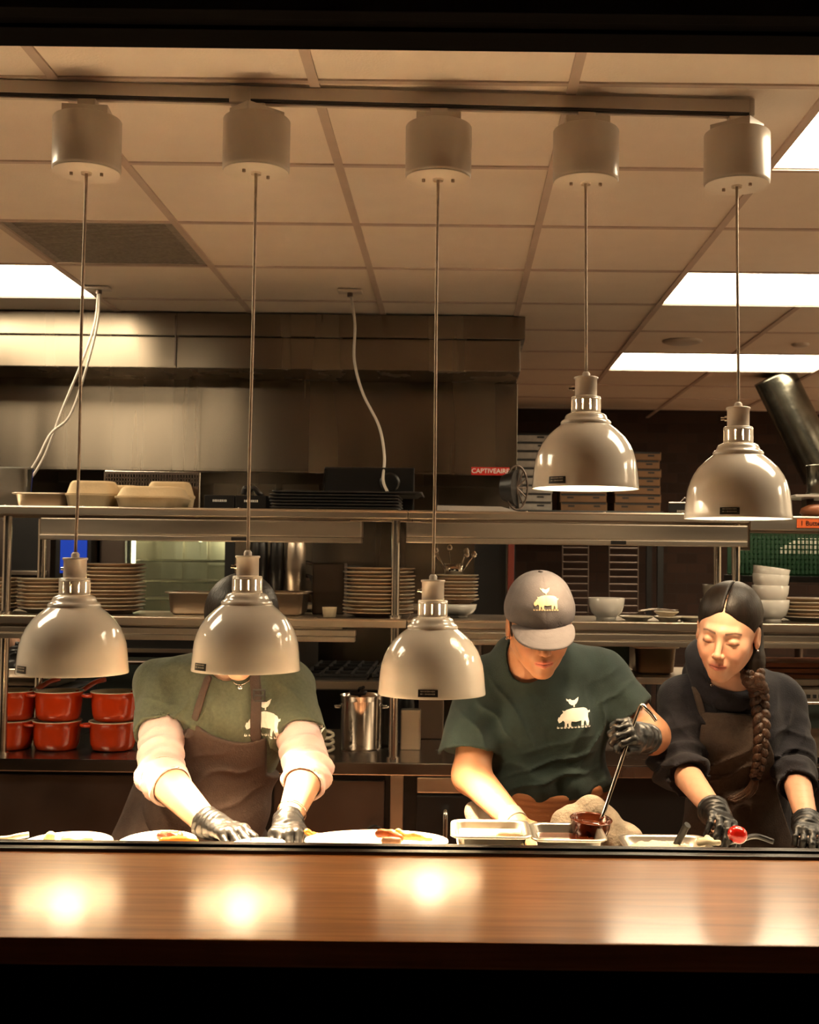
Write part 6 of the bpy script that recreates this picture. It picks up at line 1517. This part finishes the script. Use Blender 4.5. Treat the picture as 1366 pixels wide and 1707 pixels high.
# ---------------- right person: black hoodie, brown apron, long braid
def person3():
    h_c = at(1213,1055,3.10); R = rot(-.44,.21,.12); HS = .98
    neck = at(1216,1146,3.22); chest = at(1222,1222,3.27); belly = at(1232,1320,3.30); hip = at(1238,1430,3.33)
    sl, el_, wl = at(1140,1172,3.25), at(1132,1275,3.16), at(1194,1356,2.86)
    srr, er, wr = at(1298,1172,3.28), at(1322,1275,3.22), at(1348,1376,2.90)
    root = thing('person', 'person with long dark braid, black hoodie and brown apron, at right', 'person', (hip.x, hip.y, 0))
    base = (.60,.33,.22)
    WL_ = at(1192,1354,2.87); DL = V3(at(1222,1384,2.70))-V3(WL_)
    handL = hand_segs(WL_, DL, (.35,-.35,.85), [(.45,.5,.4),(.45,.55,.4),(.5,.6,.4),(.6,.6,.4)], thumb=-1, s=.90, tang=.7)
    WR_ = at(1346,1376,2.90); DR = V3(at(1352,1398,2.74))-V3(WR_)
    handR = hand_segs(WR_, DR, (0,-.5,.85), [(.7,.9,.5)]*4, thumb=-1, s=.90, tang=.6)
    def arms(P):
        d = smin(rc(P, sl, el_, .046, .040), rc(P, el_, wl, .041, .024), .02)
        e = smin(rc(P, srr, er, .046, .040), rc(P, er, wr, .041, .025), .02)
        return np.minimum(d, e)
    def torso(P):
        d = ell(P, chest, (.128,.100,.15)); d = smin(d, ell(P, belly, (.115,.10,.15)), .06); d = smin(d, ell(P, hip, (.145,.115,.15)), .06)
        d = smin(d, rc(P, sl, neck, .050, .050), .05); d = smin(d, rc(P, srr, neck, .050, .050), .05)
        d = smin(d, ell(P, at(1260,1225,3.20), (.05,.05,.055)), .05); d = smin(d, ell(P, at(1190,1225,3.20), (.05,.05,.055)), .05)
        return d
    def body(P):
        d = smin(head_sdf(P, h_c, R, HS), rc(P, V3(h_c)+A(.01,.04,-.04), V3(neck), .046, .052), .03)
        d = smin(d, torso(P), .03); d = smin(d, arms(P), .022); d = smin(d, legs(P, hip, .09), .04)
        for sg in (handL, handR): d = smin(d, hand_sdf(P, sg, -.0012), .008)
        return d
    lo, hi = bounds([neck, hip, sl, srr, wl, wr, at(1222,1384,2.70)], .12); lo[2] = -.01; hi[2] = h_c.z+.14
    me = sdf_mesh(body, lo, hi, .010, fx=(h_c.x-.085, h_c.x+.075, .0019), fy=(h_c.y-.13, h_c.y-.03, .0019), fz=(h_c.z-.135, h_c.z+.06, .0017))
    color(me, lambda P: head_col(P, h_c, R, HS, base, brow=A(.05,.025,.018))); part('body', me, skin('olive_skin'), root)
    M['hood'] = mat('black_hoodie_cloth', (.0080,.0068,.0120), .92, var=.2, vscale=50, bump=.3, bscale=280, sheen=.06)
    uL = nrm(V3(wl)-V3(el_)); uR = nrm(V3(wr)-V3(er)); cL = V3(el_)+(V3(wl)-V3(el_))*.33; cR = V3(er)+(V3(wr)-V3(er))*.40
    def hoodie(P):
        a = smin(rc(P, sl, el_, .066, .066), rc(P, el_, cL, .066, .056), .02)
        al = (P-V3(el_))@nrm(V3(cL)-V3(sl)); a = a+.0085*np.sin(al*105+2.2*wob(P, 22, .5))*np.exp(-((al-.0)/.10)**2)
        a = smax(a, (P-cL)@uL, .004); a = smax(a, -np.maximum(rc(P, el_, wl, .050, .050), -((P-cL)@uL+.015)), .002)
        b = smin(rc(P, srr, er, .064, .060), rc(P, er, cR, .060, .050), .02); al = (P-V3(er))@nrm(V3(cR)-V3(srr)); b = b+.007*np.sin(al*100+2.2*wob(P, 22, 1.5))*np.exp(-((al-.02)/.10)**2)
        b = smax(b, (P-cR)@uR, .004); b = smax(b, -np.maximum(rc(P, er, wr, .046, .046), -((P-cR)@uR+.015)), .002)
        t_ = torso(P)-.018; d = smin(t_, np.minimum(a, b), .035)+.0055*wob(P, 24, 2.2)+.003*wob(P, 48, .4)+crease(P, at(1128,1262,3.1), .08, (.3,0,-1), 62, .014, .3)+crease(P, at(1330,1270,3.15), .07, (-.2,0,-1), 60, .012, 1.3)+crease(P, at(1165,1205,3.15), .08, (.8,0,.5), 50, .009, 2.3)+crease(P, at(1295,1215,3.2), .08, (-.8,0,.5), 50, .009, 3.3)
        d = smax(d, -(rc(P, V3(h_c)+A(.01,.02,-.03), V3(neck)+A(-.004,-.045,.004), .052, .052)), .006)
        return smax(d, (hip.z-.02)-P[:,2], .004)
    lo2, hi2 = bounds([sl, srr, neck, belly, cL, cR, hip], .125)
    so, _ = sdf_part('hoodie', hoodie, lo2, hi2, .0042, M['hood'], root)
    def hood(P):   # thick rolled hood round the neck, open at the front
        c0 = V3(neck)+A(-.010,.020,.026); q = (P-c0)@rot(0,.42,.10); an = np.arctan2(q[:,0], -q[:,1]); rr = np.sqrt(q[:,0]**2+q[:,1]**2)
        rad = .088+.012*np.cos(an*2); th = .020+.014*(1-np.cos(an))*.5; hh = .012+.016*(1-np.cos(an))*.5
        d = np.sqrt(((rr-rad)/1.0)**2+(np.maximum(np.abs(q[:,2]+.018*np.cos(an))-hh, 0))**2)-th
        d = d+.003*np.sin(q[:,2]*120+an*2+2*wob(P, 18, 1.))+.002*wob(P, 40, .8)
        return d
    sdf_part('hood', hood, V3(neck)-.19, V3(neck)+.19, .0038, M['hood'], root)
    # drawstrings
    bvh = BVHTree.FromPolygons([tuple(v.co) for v in so.data.vertices], [tuple(p.vertices) for p in so.data.polygons]); ofs = Vector(root.location)
    def on(px, py, off=.004):
        c_ = at(px, py, 3.1); h_ = bvh.ray_cast(Vector((c_.x, 0, c_.z))-ofs, Vector((0,1,0))); return (h_[0]+ofs-Vector((0,off,0))) if h_[0] is not None else c_
    for pts in ([(1190,1140),(1197,1160),(1196,1178),(1200,1190)], [(1247,1140),(1245,1165),(1243,1185)]):
        bm = nb(); tube(bm, spline([on(a, b, .006) for a, b in pts], 6), .0024, 8); part('drawstring', bm, M['hood'], root)
    for px, py in ((1192,1145),(1247,1139)):
        c = on(px, py, .030); bm = nb(); lathe(bm, [(.002,0),(.0045,.001),(.002,.002)], n=14); bm.transform(Matrix.Translation(c) @ Matrix.Rotation(PI/2, 4, 'X')); part('eyelet', bm, M['chrome'], root)
    # apron
    M['apron3'] = mat('dark_brown_apron', (.060,.040,.030), .85, var=.12, vscale=60, bump=.35, bscale=260)
    P2 = lambda px, py: at(px, py, 3.15)
    def apron(P):
        d = torso(P)-.030+.0042*wob(P, 24, 2.2)*.7+.002*wob(P, 40, 3.)+crease(P, at(1215,1300,3.15), .10, (.5,0,-.8), 42, .010, .3); u, z = P[:,0], P[:,2]
        top = P2(1170,1184).z+(u-P2(1170,0).x)/(P2(1262,0).x-P2(1170,0).x)*(P2(1262,1192).z-P2(1170,1184).z)
        lx = np.interp(z, [P2(0,1420).z, P2(0,1300).z, P2(0,1230).z, P2(0,1184).z], [P2(1150,1420).x, P2(1176,1300).x, P2(1164,1230).x, P2(1168,1184).x])
        rx = np.interp(z, [P2(0,1420).z, P2(0,1300).z, P2(0,1240).z, P2(0,1184).z], [P2(1345,1420).x, P2(1300,1300).x, P2(1288,1240).x, P2(1262,1184).x])
        d = smax(d, z-top, .003); d = smax(d, lx-u, .003); d = smax(d, u-rx, .003); d = smax(d, P[:,1]-hip.y-.02, .003); d = smax(d, .5-z, .003)
        st = np.abs(z-top+.030); d = d+.0014*np.exp(-(st/.0024)**2)
        return d
    lo3, hi3 = bounds([belly, hip, chest], .20); lo3[2] = .49; hi3[2] = P2(0,1175).z
    sdf_part('apron', apron, lo3, hi3, .0045, M['apron3'], root)
    def strap(P):
        a2, b2 = V3(P2(1163,1146)), V3(P2(1172,1192)); ba = (b2-a2)[[0,2]]; pa = (P-a2)[:,[0,2]]; t_ = np.clip(pa@ba/float(ba@ba), 0, 1)
        d = np.linalg.norm(pa-t_[:,None]*ba, axis=1)-.0085
        s_ = smin(torso(P)-.018, smin(rc(P, sl, el_, .066, .066), rc(P, el_, cL, .066, .056), .02), .035)-.006+.0042*wob(P, 24, 2.2)
        return smax(smax(d, s_, .002), P[:,1]-3.26, .002)
    sdf_part('neck_strap', strap, A(P2(1150,0).x, 3.0, P2(0,1205).z), A(P2(1185,0).x, 3.27, P2(0,1135).z), .003, M['apron3'], root)
    glove(root, handL, WL_, DL, .020, lab='black glove resting on the tomato', seed=3.5)
    glove(root, handR, WR_, DR, .014, lab='black glove at the right edge of the picture', seed=4.5)
    # hair: smooth, centre parted, drawn back and over the shoulder to a braid
    def hair(P):
        q = ((P-V3(h_c))@R)/HS; x, y, z = q.T; ax_ = np.abs(x)
        d = ell(q, (0,.026,.044), (.0835,.100,.088))
        part_ = -.0035*np.exp(-(ax_/.0030)**2)
        d = d-part_*1.0
        d = d+.00022*np.sin((y*1.0+ax_*.5)*1100)
        # hairline: forehead arch, temples, in front of the ears
        line = y-(-.052+1.05*np.clip(.083-z, 0, .2)*.55+.0*ax_)
        arch = smax(z*0-1, (.079-1.4*ax_-.0)*0-1, .001)
        face = smax(ell(q, (0,-.115,-.022), (.0700,.095,.108)), (z-(.086-.90*ax_))*.75, .010)
        d = smax(d, -face, .005)
        d = smax(d, -smax(np.maximum(ax_-.0013, y-.045), .07-z, .001), .0008)
        d = smax(d, -(z+.030+ (y > .02)*.05), .012)
        # strands gathered towards the nape on the picture's right
        g = rc(q, (.045,.055,-.02), (.072,.020,-.075), .040, .026); d = smin(d, g, .025)
        g2 = rc(q, (.068,.030,-.070), (.076,.000,-.110), .026, .019); d = smin(d, g2, .02)
        ear = ell(q, (.0785,.008,-.006), (.014,.022,.034)); 
        return smax(d, -(ear), .004)*HS
    hm, me = sdf_part('hair', hair, V3(h_c)-.20, V3(h_c)+.18, .0021, M['hair'], root)
    # braid
    j = V3(h_c)+R@(A(.078,-.004,-.118)*HS)
    path = [Vector(j)+Vector((0,.01,.03)), Vector(j)]
    for px, py in ((1268,1150),(1272,1180),(1272,1215),(1270,1250),(1267,1280),(1264,1298)):
        c_ = at(px, py, 3.1); h_ = bvh.ray_cast(Vector((c_.x, 0, c_.z))-ofs, Vector((0,1,0))); yy = (h_[0]+ofs).y-.028 if h_[0] is not None else 3.1
        path.append(Vector((c_.x, yy, c_.z)))
    sp = spline(path, 24); n = len(sp); 
    for s_ in range(3):
        bm = nb(); pts, rad = [], []
        for k, p in enumerate(sp):
            f_ = k/(n-1); ph_ = 2*PI*s_/3+f_*2*PI*5.2; wdt = .0175*(1-.55*f_)
            pts.append(p+Vector((wdt*math.sin(ph_), -.0095*(1-.5*f_)*math.sin(2*ph_), 0))); rad.append((.0155*(1-.52*f_)))
        tube(bm, pts, .01, 14, rad=rad); part('braid_strand', bm, M['hairb'], root)
    e0 = sp[-1]; bm = nb(); tube(bm, [e0+Vector((0,0,.006)), e0+Vector((0,0,-.008))], .0105, 12); part('hair_tie', bm, M['hood'], root)
    def onx(px, py):
        c_ = at(px, py, 3.1); h_ = bvh.ray_cast(Vector((c_.x, 0, c_.z))-ofs, Vector((0,1,0))); return Vector((c_.x, ((h_[0]+ofs).y-.034) if h_[0] is not None else 3.08, c_.z))
    tail = [e0+Vector((0,0,-.006)), onx(1260,1318), onx(1250,1330), onx(1236,1338), onx(1226,1337)]
    bm = nb(); ts = spline(tail, 8); 
    for k in range(7):
        a = k*2*PI/7; o_ = Vector((.006*math.cos(a), .004*math.sin(a), .003*math.sin(a)))
        tube(bm, [p+o_*(.6+1.2*math.sin(PI*i/len(ts)*.8)) for i, p in enumerate(ts)], .005, 8, rad=[.0065*(1-.85*(i/len(ts))**2)+.0004 for i in range(len(ts))])
    part('braid_tail', bm, M['hairb'], root)
    e = V3(h_c)+R@(A(.0835,-.006,-.034)*HS); bm = nb(); bmesh.ops.create_uvsphere(bm, u_segments=12, v_segments=8, radius=.0032); bm.transform(Matrix.Translation(Vector(e))); part('earring', bm, M['chrome'], root)
M['hairb'] = mat('brown_braid_hair', (.050,.022,.011), .34, var=.45, vscale=90, stretch=(1,1,.25), bump=.9, bscale=260)
person3()

# ---------------- a fourth worker, mostly outside the left edge, further back
def person4():
    root = thing('person', 'bare forearm with a black glove of someone cut off at the left edge', 'person', (-2.12, 5.35, 0))
    hip = A(-2.12, 5.35, .95); e_ = V3(at(-12,1010,5.2)); w_ = V3(at(27,1082,5.2)); sh = V3(at(-60,900,5.3)); nk = sh+A(-.16,0,.08)
    hd = hand_segs(w_, V3(at(22,1115,5.15))-w_, (.3,-.6,.5), [(.5,.6,.4)]*4, thumb=-1)
    hc = nk+A(0,-.02,.14)
    def body(P):
        d = ell(P, nk+A(-.02,0,-.24), (.16,.11,.22)); d = smin(d, ell(P, hip, (.16,.12,.15)), .1); d = smin(d, rc(P, sh, e_, .054, .046), .04); d = smin(d, rc(P, e_, w_, .048, .030), .02)
        d = smin(d, rc(P, nk+A(-.17,0,-.06), nk+A(-.22,-.05,-.38), .054, .04), .04); d = smin(d, head_sdf(P, hc, rot(.3,.3,0)), .02); d = smin(d, rc(P, hc, nk, .05, .055), .03)
        d = smin(d, legs(P, hip), .04); d = smin(d, hand_sdf(P, hd, -.001), .008)
        return smin(d, rc(P, nk, sh, .055, .055), .04)
    me = sdf_mesh(body, A(-2.7, 4.9, -.01), A(-1.65, 5.65, 2.1), .010, fx=(-1.98,-1.72,.005), fz=(1.0,1.5,.005))
    color(me, lambda P: head_col(P, hc, rot(.3,.3,0), 1., (.62,.36,.25))); part('body', me, skin('forearm_skin'), root)
    def sh_(P):
        d = ell(P, nk+A(-.02,0,-.24), (.175,.125,.235)); d = smin(d, ell(P, hip, (.175,.135,.15)), .1); d = smin(d, rc(P, nk, sh, .066, .070), .04); d = smin(d, rc(P, sh, sh+(e_-sh)*.5, .07, .07), .04)
        return smax(d, .85-P[:,2], .01)
    sdf_part('t_shirt', sh_, A(-2.7,4.95,.8), A(-1.7,5.65,2.0), .010, mat('black_shirt', (.012,.012,.012), .9), root)
    sdf_part('hair', lambda P: smax(ell(P, hc+A(0,.02,.04), (.086,.104,.092)), -ell(P, hc+A(.02,-.11,-.03), (.07,.09,.11)), .006), hc-.16, hc+.17, .006, M['hair'], root)
    glove(root, hd, w_, V3(at(22,1115,5.15))-w_, .02, h=.004)
person4()
